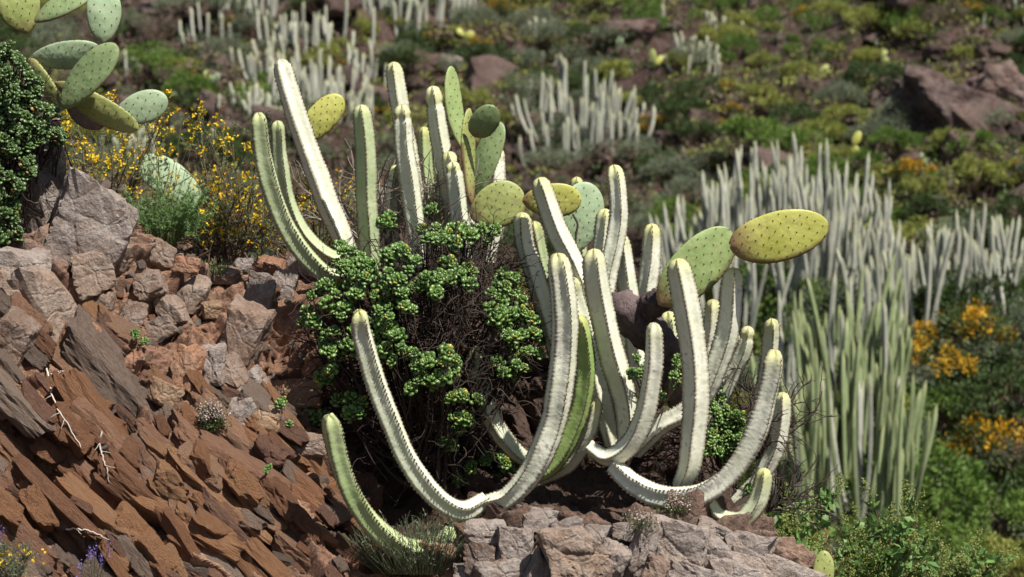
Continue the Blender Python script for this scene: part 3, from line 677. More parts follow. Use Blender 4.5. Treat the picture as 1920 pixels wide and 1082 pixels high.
# ------------------------------------------------------------------ prickly pears
def pad(root, base, tip, wpx, Y, turn=0.0, mat='pad_pale', old=0.3, dY=0.0, th=0.011, bend=0.05, sp=0.036, name='pad', ob=1.22):
    b = P(*base, Y); e = P(*tip, Y + dY); ax = e - b; L = np.linalg.norm(ax); ax /= L
    n0 = norm(np.array([0, -1, 0.0]) - ax * ax.dot([0, -1, 0])); sd = np.cross(ax, n0)
    t_ = math.radians(turn); nr = n0 * math.cos(t_) + sd * math.sin(t_); sd = np.cross(ax, nr)
    W = 0.5 * wpx * K * Y; W = max(W - th * abs(math.sin(t_)), 0.006) / max(math.cos(t_), 0.25); W = min(W, 0.42 * L) if wpx < 0.8 * L / (K * Y) else W
    ns, m = 30, 28
    s = (1 - np.cos(np.linspace(0, math.pi, ns))) / 2; s[0] = 0.0005; s[-1] = 0.9995
    prof = np.sqrt(np.clip(1 - (2 * s**ob - 1)**2, 0, 1)); prof = np.maximum(prof, 0.03); prof[0] = np.maximum(prof[0], 0.16)
    ph = np.arange(m) * 2 * math.pi / m
    cx, cz = np.cos(ph), np.sin(ph)
    zz = np.sign(cz) * np.abs(cz)**0.85
    seed = base[0] * 0.37
    def pt(S, cxx, zzz, pr):
        bw = 1 + 0.05 * vnoise(S * 3 + seed, cxx * 1.2)
        bendv = bend * L * (np.sin(S * math.pi) + 0.5 * vnoise(S * 2 + seed, cxx + 3) * 0.5)
        return b + ax * (S * L)[..., None] + sd * (cxx * W * pr * bw)[..., None] + nr * (zzz * th * np.sqrt(np.maximum(pr, 0.02)) * (0.8 + 0.5 * (1 - S)) + bendv)[..., None]
    S, CX = np.meshgrid(s, cx, indexing='ij'); ZZ = np.broadcast_to(zz, S.shape); PR = np.broadcast_to(prof[:, None], S.shape)
    V = pt(S, CX, ZZ, PR)
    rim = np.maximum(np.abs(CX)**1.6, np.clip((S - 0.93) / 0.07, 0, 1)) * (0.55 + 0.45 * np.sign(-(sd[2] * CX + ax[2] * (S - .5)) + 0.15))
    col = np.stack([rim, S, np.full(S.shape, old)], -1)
    o0 = np.array(root.location)
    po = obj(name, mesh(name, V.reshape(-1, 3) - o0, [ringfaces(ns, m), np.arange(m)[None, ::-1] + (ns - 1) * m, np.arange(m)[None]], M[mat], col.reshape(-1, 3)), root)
    ac = Acc(); pos = []; nor = []
    for sg in (-1, 1):
        a = 0; y = 0.5 * sp
        while y < L * 0.97:
            si = y / L; pr = math.sqrt(max(1 - (2 * si**ob - 1)**2, 0)); x = -2 * W + (a % 2) * sp * 0.5
            while x < 2 * W:
                xx = x + random.uniform(-.004, .004); c = xx / (W * pr + 1e-6)
                if abs(c) < 0.9:
                    zl = (1 - c * c)**0.42 * sg
                    pos.append(pt(np.array([si]), np.array([c]), np.array([zl]), np.array([pr]))[0]); nor.append(norm(nr * sg + sd * c * 0.25))
                x += sp
            a += 1; y += sp * 0.62
    for c in (-1, 1):
        for y in np.arange(sp, L, sp * 0.7):
            si = y / L; pr = math.sqrt(max(1 - (2 * si**ob - 1)**2, 0))
            pos.append(pt(np.array([si]), np.array([float(c)]), np.array([0.]), np.array([pr]))[0]); nor.append(sd * c + ax * 0.3 * (si - .5))
    pos = np.array(pos); nor = norm(np.array(nor)); nk = len(pos)
    a, f = scatter(OCT_V, OCT_F, rotframes(nor, rnd(0, 6, nk)), pos + nor * 0.0006, np.stack([np.full(nk, .0027), np.full(nk, .0023), np.full(nk, .0027)], 1)); ac.add(a, f)
    for _ in range(3):
        dd = norm(nor + 0.7 * rdir(nk)); 
        a, f = scatter(CONE_V, CONE_F, rotframes(dd, rnd(0, 6, nk)), pos, np.stack([np.full(nk, .0005), rnd(.005, .011, nk), np.full(nk, .0005)], 1)); ac.add(a, f)
    ac.build('spines', M['areole'], po, o0, smooth=False, kind='stuff')
    return po
e = thing('prickly_pear', 'big green prickly pear leaning out above the dark hanging succulent mat', 'cactus', P(110, 215, 9.7))
pad(e, (55, 108), (110, 210), 52, 9.75, 35, 'pad_olive', .6)
pad(e, (116, 204), (219, 84), 68, 9.55, -18, 'pad_green', .2, -0.05)
pad(e, (57, 110), (190, 94), 58, 9.75, 25, 'pad_pale', .25)
pad(e, (193, 82), (194, -28), 68, 9.6, 15, 'pad_pale', .15)
pad(e, (104, 155), (259, 242), 56, 9.65, 25, 'pad_olive', .45, -0.03)
pad(e, (212, 222), (314, 184), 60, 9.75, 5, 'pad_pale', .2)
pad(e, (64, 40), (172, -14), 50, 9.8, -30, 'pad_green', .3)
pad(e, (52, 62), (20, -40), 82, 9.95, 10, 'pad_olive', .5)
pad(e, (125, 198), (196, 236), 44, 9.8, 30, 'pad_dead', .9)
pad(e, (110, 215), (60, 320), 50, 9.85, 20, 'pad_dead', .8)
e2 = thing('prickly_pear', 'single pale prickly pear pad leaning over the feathery green plant', 'cactus', P(385, 395, 10.4))
pad(e2, (382, 382), (260, 298), 70, 10.4, 12, 'pad_pale', .05)
e3 = thing('prickly_pear', 'yellow prickly pear pad peeping from behind the tallest white stem', 'cactus', P(560, 270, 10.4))
pad(e3, (560, 268), (641, 180), 58, 10.4, 5, 'pad_yellow', .55, sp=.032)
pad(e3, (650, 500), (566, 262), 34, 10.45, 60, 'pad_dead', .8)
fo = thing('prickly_pear', 'upright cluster of green prickly pear pads among the candelabra stems', 'cactus', P(890, 430, 10.1))
pad(fo, (868, 282), (845, 124), 40, 10.15, 50, 'pad_mid', .2, bend=-.04)
pad(fo, (884, 385), (880, 203), 34, 9.98, 66, 'pad_olive', 1.0, bend=-.03)
pad(fo, (888, 255), (928, 199), 56, 9.95, 15, 'pad_green', .8, -0.06, ob=1.0)
pad(fo, (890, 382), (938, 228), 54, 10.1, -30, 'pad_green', .2)
pad(fo, (882, 408), (982, 362), 88, 9.95, 5, 'pad_olive', .75)
pad(fo, (979, 376), (1090, 374), 66, 9.9, 12, 'pad_yellow', .9)
pad(fo, (880, 500), (885, 370), 60, 10.15, 20, 'pad_dead', .9)
f2_ = thing('prickly_pear', 'broad blue green prickly pear pad standing between two white stems', 'cactus', P(1075, 475, 10.0))
pad(f2_, (1066, 478), (1104, 342), 86, 10.0, 10, 'pad_pale', .1)
g = thing('prickly_pear', 'prickly pear with thick dark trunk and two pads reaching out over the drop', 'cactus', P(1260, 700, 9.45))
pad(g, (1236, 572), (1370, 432), 100, 9.3, 8, 'pad_mid', .95, ob=1.15)
pad(g, (1368, 462), (1554, 422), 96, 9.2, 5, 'pad_yellow', .95, ob=1.0)
ac = Acc()
q, _ = catmull([P(1275, 760, 9.55), P(1262, 690, 9.5), P(1240, 645, 9.48), P(1205, 615, 9.45), P(1172, 575, 9.42), P(1148, 548, 9.42)], 60)
tt = np.linspace(0, 1, 60); rr = np.interp(tt, [0, .2, .33, .42, .6, .85, .95, 1], [.045, .054, .042, .055, .072, .066, .045, .006]) * 0.92
V, F = tube(q, rr, 28); dn = fbm(V[:, 0] * 28, V[:, 1] * 28, V[:, 2] * 28, o=4); cen = np.repeat(q, 28, 0); V = V + norm(V - cen) * (0.010 * dn)[:, None]; ac.add(V, F)
ac.build('trunk', M['bark'], g, g.location)
ac = Acc(); q, _ = catmull([P(1205, 585, 9.42), P(1228, 568, 9.36), P(1252, 562, 9.32)], 34)
V, F = tube(q, np.interp(np.linspace(0, 1, 34), [0, .5, 1], [.03, .041, .026]), 28); dn = fbm(V[:, 0] * 60, V[:, 1] * 60, V[:, 2] * 60, o=4); cen = np.repeat(q, 28, 0); V = V + norm(V - cen) * (0.012 * np.abs(dn))[:, None]; ac.add(V, F)
ac.build('corky_joint', M['bark'], g, g.location)
h = thing('prickly_pear', 'small lone prickly pear pad beneath the leafy shrub on the drop', 'cactus', P(1543, 1130, 9.3))
pad(h, (1541, 1125), (1545, 1032), 42, 9.3, 5, 'pad_olive', .2)

# ------------------------------------------------------------------ succulent rosettes (fat spoon leaves)
def fat_leaf():
    V = []; prof = [(0.0, .10), (.3, .22), (.62, .42), (.88, .36), (1.0, .05)]
    for y, r_ in prof:
        for k in range(6):
            a = k * math.pi / 3; V.append((r_ * math.cos(a), y, r_ * 0.45 * math.sin(a)))
    V.append((0, 1.03, 0)); F4 = ringfaces(5, 6)
    F3 = np.array([[24 + k, 24 + (k + 1) % 6, 30] for k in range(6)])
    tri = np.concatenate([F4[:, [0, 1, 2]], F4[:, [0, 2, 3]], F3]); return np.array(V), tri
FLV, FLF = fat_leaf()
def rosette_mesh(mat, seed, n=22, R=0.026, lw=1.0):
    r = np.random.default_rng(seed); D = []; T = []; S = []; c = []
    for k in range(n):
        f = k / n; a = k * 2.399 + r.uniform(-.15, .15); el = math.radians(np.interp(f, [0, 1], [78, -5]) + r.uniform(-10, 10))
        d = np.array([math.cos(a) * math.cos(el), math.sin(a) * math.cos(el), math.sin(el)]); D.append(d); T.append(d * R * 0.22 + np.array([0, 0, -R * 0.25 * f])); S.append(R * np.interp(f, [0, .5, 1], [.42, .78, .85]) * r.uniform(.8, 1.15))
        acc = 1.0 if r.random() < 0.035 else 0.0
        c.append((r.uniform(0.1, 1), acc * r.uniform(.5, 1), 0))
    D = np.array(D); S = np.array(S)
    V, F = scatter(FLV, FLF, rotframes(D, np.zeros(n)), np.array(T), np.stack([S * lw, S, S * lw], 1))
    return mesh('rosette', V, F, mat, np.repeat(np.array(c), len(FLV), 0))
ROS = [rosette_mesh(M['succulent'], 10 + k, 14 + 2 * (k % 4), 0.0265, 1.12) for k in range(7)]
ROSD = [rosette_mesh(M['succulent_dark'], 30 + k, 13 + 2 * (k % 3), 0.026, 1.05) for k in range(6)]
def rosettes(root, blobs, meshes, Yf, size=1.0):
    o0 = Vector(root.location); out = []
    for (u, v, ru, rv, n) in blobs:
        for k in range(n):
            a = random.uniform(0, 6.283); r_ = math.sqrt(random.random())
            uu, vv = u + ru * r_ * math.cos(a), v + rv * r_ * math.sin(a)
            Y = Yf(uu, vv) + random.uniform(-.05, .05); p = P(uu, vv, Y)
            o = obj('rosette', random.choice(meshes), root); o.location = Vector(p) - o0
            d = Vector((random.uniform(-.6, .6) + (uu - u) / 90, -0.75 + random.uniform(-.3, .3), 0.55 + random.uniform(-.4, .4)))
            o.rotation_euler = d.to_track_quat('Z', 'Y').to_euler(); s = random.uniform(.7, 1.12) * size; o.scale = (s, s, s); out.append(p)
    return out
def walk(p, d, L, n, wob, grav=0.0):
    pts = [np.array(p, float)]; d = norm(d)
    for k in range(n):
        d = norm(d + rdir(1)[0] * wob + np.array([0, 0, grav])); pts.append(pts[-1] + d * L / n)
    return np.array(pts)
def twig_to(ac, a, b, r0, r1, wob=0.03, n=8, m=4):
    t_ = np.linspace(0, 1, n)[:, None]; pts = a + (b - a) * t_; L = np.linalg.norm(b - a)
    off = np.cumsum(RNG.normal(size=(n, 3)), 0) * wob * L * 0.35; off -= off[-1] * t_; pts = pts + off; pts[:, 2] -= (np.sin(t_[:, 0] * math.pi)) * L * 0.10
    V, F = tube(pts, np.linspace(r0, r1, n), m); ac.add(V, F, (random.random(), 0, 0)); return pts
def tangle(ac, cen, rad, n, L, r0, wob=0.5):
    for k in range(n):
        d = rdir(1)[0]; p = np.array(cen) + d * np.array(rad) * random.random()**0.45
        pts = walk(p, d + rdir(1)[0] * 0.9 + np.array([0, -.2, 0.2]), L * random.uniform(.5, 1.4), 8, wob)
        V, F = tube(pts, np.linspace(r0 * random.uniform(.6, 1.3), r0 * 0.4, 9), 4); ac.add(V, F, (random.random()**1.5, 0, 0))
        if random.random() < .7:
            j = random.randint(2, 6); pts = walk(pts[j], rdir(1)[0] + np.array([0, -.3, .3]), L * .4, 5, wob); V, F = tube(pts, np.linspace(r0 * .6, r0 * .3, 6), 4); ac.add(V, F, (random.random()**1.5, 0, 0))
CB = [(830, 440, 60, 18, 15), (912, 440, 24, 16, 6), (720, 410, 20, 20, 5), (815, 402, 16, 10, 3), (650, 470, 20, 12, 4), (665, 505, 38, 34, 15), (740, 490, 40, 24, 11), (835, 520, 55, 34, 22), (940, 520, 26, 18, 6),
      (625, 560, 58, 34, 18), (738, 560, 42, 44, 20), (945, 560, 35, 36, 13), (580, 605, 20, 24, 6), (632, 640, 40, 28, 11), (690, 605, 30, 28, 7), (740, 650, 44, 38, 17), (832, 680, 34, 32, 12), (785, 712, 40, 28, 11),
      (962, 605, 42, 36, 14), (990, 655, 38, 38, 15), (945, 690, 22, 18, 5), (610, 712, 20, 25, 6), (655, 762, 24, 34, 8), (592, 780, 18, 14, 4), (870, 745, 25, 18, 6), (858, 792, 24, 18, 5), (880, 886, 28, 22, 7), (937, 874, 32, 28, 10), (840, 835, 18, 14, 3)]
bushY = lambda u, v: 9.33 + 0.28 * (((u - 790) / 240)**2 + ((v - 640) / 230)**2) * 0.9
cb = thing('succulent_bush', 'green leafy succulent bush with a dark twig tangle inside the curved stems', 'succulent', P(800, 900, 9.6))
ps = rosettes(cb, CB, ROS, bushY, 1.1)
ac = Acc(); root_p = P(800, 880, 9.65)
for p in ps:
    a = root_p + (p - root_p) * random.uniform(.25, .5) + RNG.normal(size=3) * 0.05; a[1] = max(a[1], p[1] + 0.03)
    twig_to(ac, a, p + np.array([0, 0.01, -0.005]), .0035, .0022)
for k in range(40):
    p = random.choice(ps); twig_to(ac, root_p + RNG.normal(size=3) * .04, root_p + (p - root_p) * .6, .009, .004)
ac.build('branches', M['twig_dark'], cb, cb.location)
ac = Acc(); tangle(ac, P(790, 660, 9.62), (.40, .16, .40), 900, .17, .0022); tangle(ac, P(850, 640, 9.5), (.20, .14, .36), 420, .15, .0018); tangle(ac, P(900, 500, 9.6), (.18, .12, .12), 180, .13, .0018)
ac.build('twigs', M['twig_dark'], cb, cb.location, kind='stuff')
rb = thing('succulent_bush', 'small bright succulent growing around the foot of the prickly pear trunk', 'succulent', P(1230, 760, 9.45))
ps = rosettes(rb, [(1192, 690, 20, 20, 8), (1272, 700, 16, 30, 8), (1222, 742, 18, 14, 4)], ROS, lambda u, v: 9.32, .8)
ac = Acc()
for p in ps: twig_to(ac, P(1230, 765, 9.5), p, .004, .002)
ac.build('branches', M['twig_brown'], rb, rb.location)
rb = thing('succulent_bush', 'shaded succulent clump behind the low sweeping stem near bare twigs', 'succulent', P(1360, 880, 9.6))
ps = rosettes(rb, [(1348, 752, 22, 28, 9), (1375, 815, 40, 40, 34), (1352, 845, 30, 24, 10), (1402, 920, 10, 10, 2)], ROS, lambda u, v: 9.42, .85)
ac = Acc()
for p in ps: twig_to(ac, P(1360, 890, 9.6), p, .005, .002)
tangle(ac, P(1340, 830, 9.6), (.16, .10, .14), 260, .13, .002)  # extra dark twigs, added so the gap behind the stems looks shaded
ac.build('branches', M['twig_dark'], rb, rb.location)
# hanging mat at the left edge
lm = thing('succulent_mat', 'dark dense succulent mat hanging over the rock pillar under the prickly pear', 'succulent', P(20, 450, 9.6))
LB = [(20, 110, 40, 26, 20), (30, 160, 50, 34, 34), (45, 210, 58, 40, 44), (20, 250, 50, 40, 34), (80, 250, 40, 24, 22), (20, 310, 42, 36, 28), (15, 370, 34, 36, 22), (15, 430, 24, 34, 16), (5, 480, 18, 30, 8), (-60, 200, 40, 100, 30), (-60, 380, 40, 100, 22)]
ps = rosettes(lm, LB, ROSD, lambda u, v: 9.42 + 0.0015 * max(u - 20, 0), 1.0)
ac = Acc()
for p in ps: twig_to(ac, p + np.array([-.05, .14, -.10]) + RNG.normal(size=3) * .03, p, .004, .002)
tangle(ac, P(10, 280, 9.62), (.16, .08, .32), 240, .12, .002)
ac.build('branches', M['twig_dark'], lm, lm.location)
# little plants on the rock face
def small_rosette(u, v, spots, label, size=.55):
    d = depth(u, v) or 9.4
    t_ = thing('succulent_sprig', label, 'succulent', P(u, v + 8, d)); ps = rosettes(t_, spots, ROS, lambda a, b: d - .04, size); ac = Acc()
    for p in ps: twig_to(ac, P(u - 4, v + 10, d + .02), p, .003, .002)
    ac.build('branches', M['twig_brown'], t_, t_.location)
small_rosette(262, 632, [(258, 628, 7, 6, 3), (268, 642, 6, 5, 2)], 'tiny green succulent sprig between upright brown slabs')
small_rosette(500, 876, [(500, 876, 8, 7, 4)], 'tiny yellowish succulent sprig on the bare red rock low on the slope', .5)
small_rosette(535, 766, [(530, 758, 9, 12, 4), (542, 790, 6, 5, 2)], 'small green succulent sprig on tan rock left of the bush', .7)

# ------------------------------------------------------------------ twiggy and flowering shrubs
LEAF_V = np.array([[0, 0, 0], [.5, .45, .12], [0, .5, 0], [-.5, .45, .12], [0, 1, .0]]); LEAF_F = np.array([[0, 1, 2], [0, 2, 3], [1, 4, 2], [2, 4, 3]])
def leaves(ac, pos, D, length, width, tone=(0, 1), accent=None):
    n = len(pos)
    if n == 0: return
    L = length * rnd(.7, 1.25, n); V, F = scatter(LEAF_V, LEAF_F, rotframes(D, rnd(0, 6.28, n)), pos, np.stack([L * width / 1.0, L, L * width], 1))
    c = np.zeros((n, 3)); c[:, 0] = rnd(tone[0], tone[1], n); ac.add(V, F, np.repeat(c, 5, 0))
def broom(root, base, n, H, spread, leafn, flowern, leaf='broom_leaf', flower='yellow_flower', twig='twig_brown', r0=.004, leafL=.013, lw=.22, lo=.35, flo=.6, floL=.011, bias=(0, 0, 0), sub=5):
    tw, lf, fl = Acc(), Acc(), Acc(); lp, ld, fp = [], [], []
    for k in range(n):
        a = random.uniform(0, 6.283); sp_ = math.sqrt(random.random()) * spread
        d = np.array([math.cos(a) * sp_, math.sin(a) * sp_ * .8, 1.0]) + np.array(bias)
        pts = walk(np.array(base) + np.array([math.cos(a), math.sin(a), 0]) * H * .05, d, H * random.uniform(.6, 1.08), 9, .13)
        V, F = tube(pts, np.linspace(r0, r0 * .3, 10), 4); tw.add(V, F, (random.random(), 0, 0))
        br = [pts]
        for q in range(sub):
            j = random.randint(3, 8); p2 = walk(pts[j], (pts[j] - pts[j - 1]) / H * 8 + rdir(1)[0] * .9, H * random.uniform(.15, .34), 6, .18)
            V, F = tube(p2, np.linspace(r0 * .5, r0 * .2, 7), 3); tw.add(V, F, (random.random(), 0, 0)); br.append(p2)
        for p2 in br:
            q = leafn; t_ = rnd(lo if p2 is pts else .1, 1, q) * (len(p2) - 1); i0 = t_.astype(int).clip(0, len(p2) - 2)
            pp = p2[i0] + (p2[i0 + 1] - p2[i0]) * (t_ - i0)[:, None]; lp.append(pp); ld.append(norm(p2[i0 + 1] - p2[i0]) * .8 + rdir(q) * .8)
            if flowern and random.random() < flo:
                e_ = p2[-1] + RNG.normal(size=(flowern, 3)) * np.array([.012, .012, .016]); fp.append(e_)
    leaves(lf, np.concatenate(lp), np.concatenate(ld), leafL, lw)
    tw.build('twigs', M[twig], root, root.location); lf.build('foliage', M[leaf], root, root.location)
    if fp:
        fp = np.concatenate(fp); 
        for _ in range(3): leaves(fl, fp, rdir(len(fp)) + np.array([0, -.2, .3]), floL, .8)
        fl.build('flowers', M[flower], root, root.location)
def bpt(u, Y):
    x = (u - 960) * K * Y; z = bench_z(x, Y); return np.array([x, Y, z])
def bush(label, u, Y, cat='shrub', name='flowering_shrub'): 
    p = bpt(u, Y); return thing(name, label, cat, p), p
r_, p = bush('yellow flowering shrub thick with blossom between rock pillar and pale cactus pad', 190, 10.4)
broom(r_, p, 30, .46, .75, 44, 8, flo=.62, lo=.3)
r_, p = bush('yellow flowering shrub with brown bare lower twigs left of the green stems', 430, 10.45)
broom(r_, p, 50, .36, .95, 46, 5, flo=.42, lo=.4)
broom(r_, p + np.array([-.01, .06, 0]), 16, .56, .28, 40, 5, flo=.5, lo=.5, bias=(-.05, 0, 0))
tw = Acc(); tangle(tw, p + np.array([0, -.08, .10]), (.22, .08, .10), 220, .14, .0022, .3); tw.build('bare_twigs', M['twig_brown'], r_, r_.location)
r_, p = bush('yellow flowering shrub seen between the tall white stems', 600, 10.7)
broom(r_, p, 36, .36, .9, 44, 4, flo=.35, lo=.3)
r_, p = bush('sparse leafy flowering shrub behind the upright prickly pear cluster', 1010, 10.4)
broom(r_, p, 16, .30, .7, 24, 3, flo=.2, lo=.2)
r_, p = bush('feathery bright green herb in front of the pale prickly pear pad', 320, 10.2, 'plant', 'feathery_plant')
broom(r_, p, 46, .22, 1.1, 40, 0, leaf='feather_leaf', twig='feather_leaf', r0=.0018, leafL=.017, lw=.16, lo=.1, sub=4)
# tall thin grass stalks beside the pad
r_ = thing('grass_stalk', 'thin tall green grass stalks bending in front of the pale cactus pad', 'grass', bpt(300, 10.15)); ac = Acc()
for k in range(14):
    p0 = bpt(300 + random.uniform(-14, 14), 10.15); pts = walk(p0, (random.uniform(-.25, .35), -.1, 1), random.uniform(.2, .5), 10, .05); V, F = tube(pts, np.linspace(.0018, .0007, 11), 3); ac.add(V, F, (random.random(), 0, 0))
    if k < 6:
        n = 26; leaves(ac, pts[-1] + (pts[-3] - pts[-1]) * rnd(0, 1, n)[:, None], norm(pts[-1] - pts[-3]) + rdir(n) * .5, .012, .16)
ac.build('blades', M['grass'], r_, r_.location)
# tall weed head behind the left stems
r_ = thing('weed_stalk', 'tall seeding weed stalk rising behind the twin green stems', 'plant', bpt(490, 10.25)); ac = Acc(); pts = walk(bpt(490, 10.25), (0, 0, 1), .62, 10, .03); V, F = tube(pts, np.linspace(.003, .0012, 11), 4); ac.add(V, F, (.5, 0, 0))
n = 160; tq = rnd(.55, 1, n) * 10; i0 = tq.astype(int).clip(0, 9); leaves(ac, pts[i0] + RNG.normal(size=(n, 3)) * .012, rdir(n) + np.array([0, 0, .5]), .016, .3); ac.build('leaves', M['fol_grey'], r_, r_.location)

def bare(label, base, n, H, spread, mat, r0, group=None, bias=(0, 0, 0), wob=.22, sub=6):
    r_ = thing('bare_shrub', label, 'shrub', base); ac = Acc()
    for k in range(n):
        a = random.uniform(0, 6.283); d = np.array([math.cos(a) * spread, math.sin(a) * spread * .7, 1.]) * random.uniform(.6, 1) + np.array(bias)
        pts = walk(base, d, H * random.uniform(.6, 1.1), 10, wob); V, F = tube(pts, np.linspace(r0, r0 * .35, 11), 5); ac.add(V, F, (random.random(), 0, 0))
        for q in range(sub):
            j = random.randint(3, 9); p2 = walk(pts[j], norm(pts[j] - pts[j - 1]) + rdir(1)[0] * .9, H * random.uniform(.12, .38), 7, wob); V, F = tube(p2, np.linspace(r0 * .55, r0 * .25, 8), 4); ac.add(V, F, (random.random(), 0, 0))
            for z_ in range(2):
                j2 = random.randint(2, 6); p3 = walk(p2[j2], norm(p2[j2] - p2[j2 - 1]) + rdir(1)[0] * 1.0, H * random.uniform(.05, .14), 4, wob); V, F = tube(p3, np.linspace(r0 * .35, r0 * .2, 5), 3); ac.add(V, F, (random.random(), 0, 0))
    ac.build('branches', M[mat], r_, r_.location)
bare('leafless grey shrub tangled between the tall candelabra stems', P(700, 480, 10.15), 26, .42, .7, 'twig_grey', .0042)
bare('leafless grey twigs behind the neck of the short stems by the pads', P(820, 450, 10.1), 16, .32, .6, 'twig_grey', .0036)
bare('black leafless twig shrub overhanging the drop beside the sweeping stem', P(1400, 870, 9.55), 24, .36, .8, 'twig_dark', .0042, bias=(.3, -.1, .05), wob=.3)
bare('added dark brushwood standing in for shade behind the crowded white stems', P(1170, 880, 9.75), 34, .30, .9, 'twig_dark', .004, wob=.3)  # twigs added to darken the hollow in place of shadow
bare('dark wiry twigs hanging below the sweeping stem at the drop', P(1440, 960, 9.6), 16, .26, 1.2, 'twig_dark', .0036, bias=(.4, 0, -.1), wob=.32)
# tendril by the blue green pad
ac = Acc(); q, _ = catmull([P(1078, 470, 9.85), P(1080, 440, 9.85), P(1083, 420, 9.85), P(1074, 402, 9.86)], 14); V, F = tube(q, .004, 6); ac.add(V, F, (.2, 0, 0))
o = ac.build('dead_twig', M['twig_dark'], None); tag(o, 'single curved dark twig in front of the blue green pad', 'twig')

# grass tuft at the bottom, ledge flowers
def tuft(label, u, v, n, H, spread, mat='grass', ww=.0022, name='grass_tuft', cat='grass'):
    d = depth(u, v) or 9.2; b = P(u, v, d + .01); r_ = thing(name, label, cat, b); ac = Acc()
    for k in range(n):
        a = random.uniform(0, 6.283); rr_ = math.sqrt(random.random()); p0 = b + np.array([math.cos(a) * rr_ * spread, math.sin(a) * rr_ * spread * .4 - .02, -.02])
        pts = walk(p0, (math.cos(a) * rr_ * .9, -.25 + math.sin(a) * .4, 1), H * random.uniform(.5, 1.1), 6, .16); V, F = tube(pts, np.linspace(ww, ww * .3, 7), 3); ac.add(V, F, (random.random(), 0, 0))
        if k % 2: n2 = 7; leaves(ac, pts[rnd(2, 6.9, n2).astype(int)], rdir(n2) + np.array([0, -.3, .8]), .016, .2)
    ac.build('blades', M[mat], r_, r_.location)
tuft('grey green needle leaved tuft at the foot of the lowest green stem', 785, 1062, 460, .19, .14, 'fol_grey')
tuft('small grass tuft among rubble below the brown twig shrub', 405, 505, 60, .06, .03)
def tinyflowers(label, u, v, ru, rv, n):
    d = depth(u, v) or 9.3; r_ = thing('rock_flower', label, 'flower', P(u, v + rv, d)); lf, fl = Acc(), Acc(); tw = Acc()
    for k in range(n):
        a = random.uniform(0, 6.28); q = math.sqrt(random.random()); uu, vv = u + ru * q * math.cos(a), v + rv * q * math.sin(a); p = P(uu, vv, (depth(uu, vv) or d) - random.uniform(.005, .045))
        twig_to(tw, P(u, v + rv * .4, d + .02), p, .0014, .001, n=5, m=3); m_ = 9; leaves(lf, p + RNG.normal(size=(m_, 3)) * .009, rdir(m_), .009, .4)
        if vv < v + rv * .35:
            m_ = 8; leaves(fl, p + RNG.normal(size=(m_, 3)) * .006 + np.array([0, -.012, .006]), rdir(m_) + np.array([0, -.5, .5]), .0055, .8)
    tw.build('stalks', M['twig_brown'], r_, r_.location); lf.build('foliage', M['fol_dark'], r_, r_.location); fl.build('flowers', M['white_flower'], r_, r_.location)
tinyflowers('small cushion of whitish flowers growing on grey rock mid slope', 398, 780, 26, 24, 90)
tinyflowers('low pinkish flower patch on the soil below the sweeping stem', 1255, 945, 40, 20, 60)
tinyflowers('low pinkish flower patch where soil meets the grey ledge rocks', 1200, 975, 30, 14, 36)
# dead white roots on the rock
def root_line(label, uv, r=.0035):
    pts = [P(u, v, (depth(u, v) or 9.2) - .004) for u, v in uv]; q, _ = catmull(pts, 30); q += RNG.normal(size=q.shape) * .0016; ac = Acc(); V, F = tube(q, np.linspace(r, r * .5, 30), 5); ac.add(V, F, (random.random(), 0, 0))
    for k in range(3):
        j = random.randint(6, 24); p2 = walk(q[j], (random.uniform(-1, 1), -.3, -.6), .035, 5, .4); V, F = tube(p2, np.linspace(r * .5, r * .25, 6), 4); ac.add(V, F, (random.random(), 0, 0))
    o = ac.build('dead_root', M['root_white'], None); tag(o, label, 'root')
root_line('bleached root zigzagging down the slab left of the longer root', [(88, 690), (95, 730), (110, 770), (128, 795), (140, 820), (152, 838)])
root_line('long bleached root hanging straight down the red slab', [(190, 808), (188, 835), (193, 858), (200, 880), (204, 905)])
root_line('pale dead root lying across the dark hollow under the overhanging slab', [(125, 992), (160, 994), (185, 1002), (205, 1012)], .003)
root_line('short pale root stub at the upright slab edge', [(95, 702), (108, 698), (120, 697)], .003)
# lavender at the lower left corner
r_ = thing('lavender', 'purple lavender spikes with grey stalks in front of the red slabs', 'flower', P(176, 1100, 8.7)); st_, fl = Acc(), Acc()
for (u, v) in ((168, 1040), (178, 1034), (190, 1048), (205, 1030), (150, 1070)):
    pts, _ = catmull([P(176 + (u - 176) * .3, 1110, 8.68), P((u + 176) / 2, (v + 1110) / 2, 8.64), P(u, v, 8.6)], 9); V, F = tube(pts, .0012, 4); st_.add(V, F, (.5, 0, 0)); n = 34; leaves(fl, pts[-1] + RNG.normal(size=(n, 3)) * np.array([.004, .004, .012]), rdir(n) + np.array([0, 0, .4]), .006, .7)
st_.build('stalks', M['grass'], r_, r_.location); fl.build('flowers', M['purple_flower'], r_, r_.location)
r_ = thing('lavender', 'grey leaved lavender clump with purple and yellow blooms at the rock foot', 'flower', P(10, 1110, 8.5)); broom(r_, P(10, 1120, 8.5), 26, .17, .6, 26, 3, leaf='fol_grey', flower='yellow_flower', r0=.002, leafL=.012, flo=.12)
fl = Acc(); n = 40; leaves(fl, P(2, 1000, 8.5) + RNG.normal(size=(n, 3)) * np.array([.006, .006, .016]), rdir(n), .007, .7); fl.build('purple_spike', M['purple_flower'], r_, r_.location)
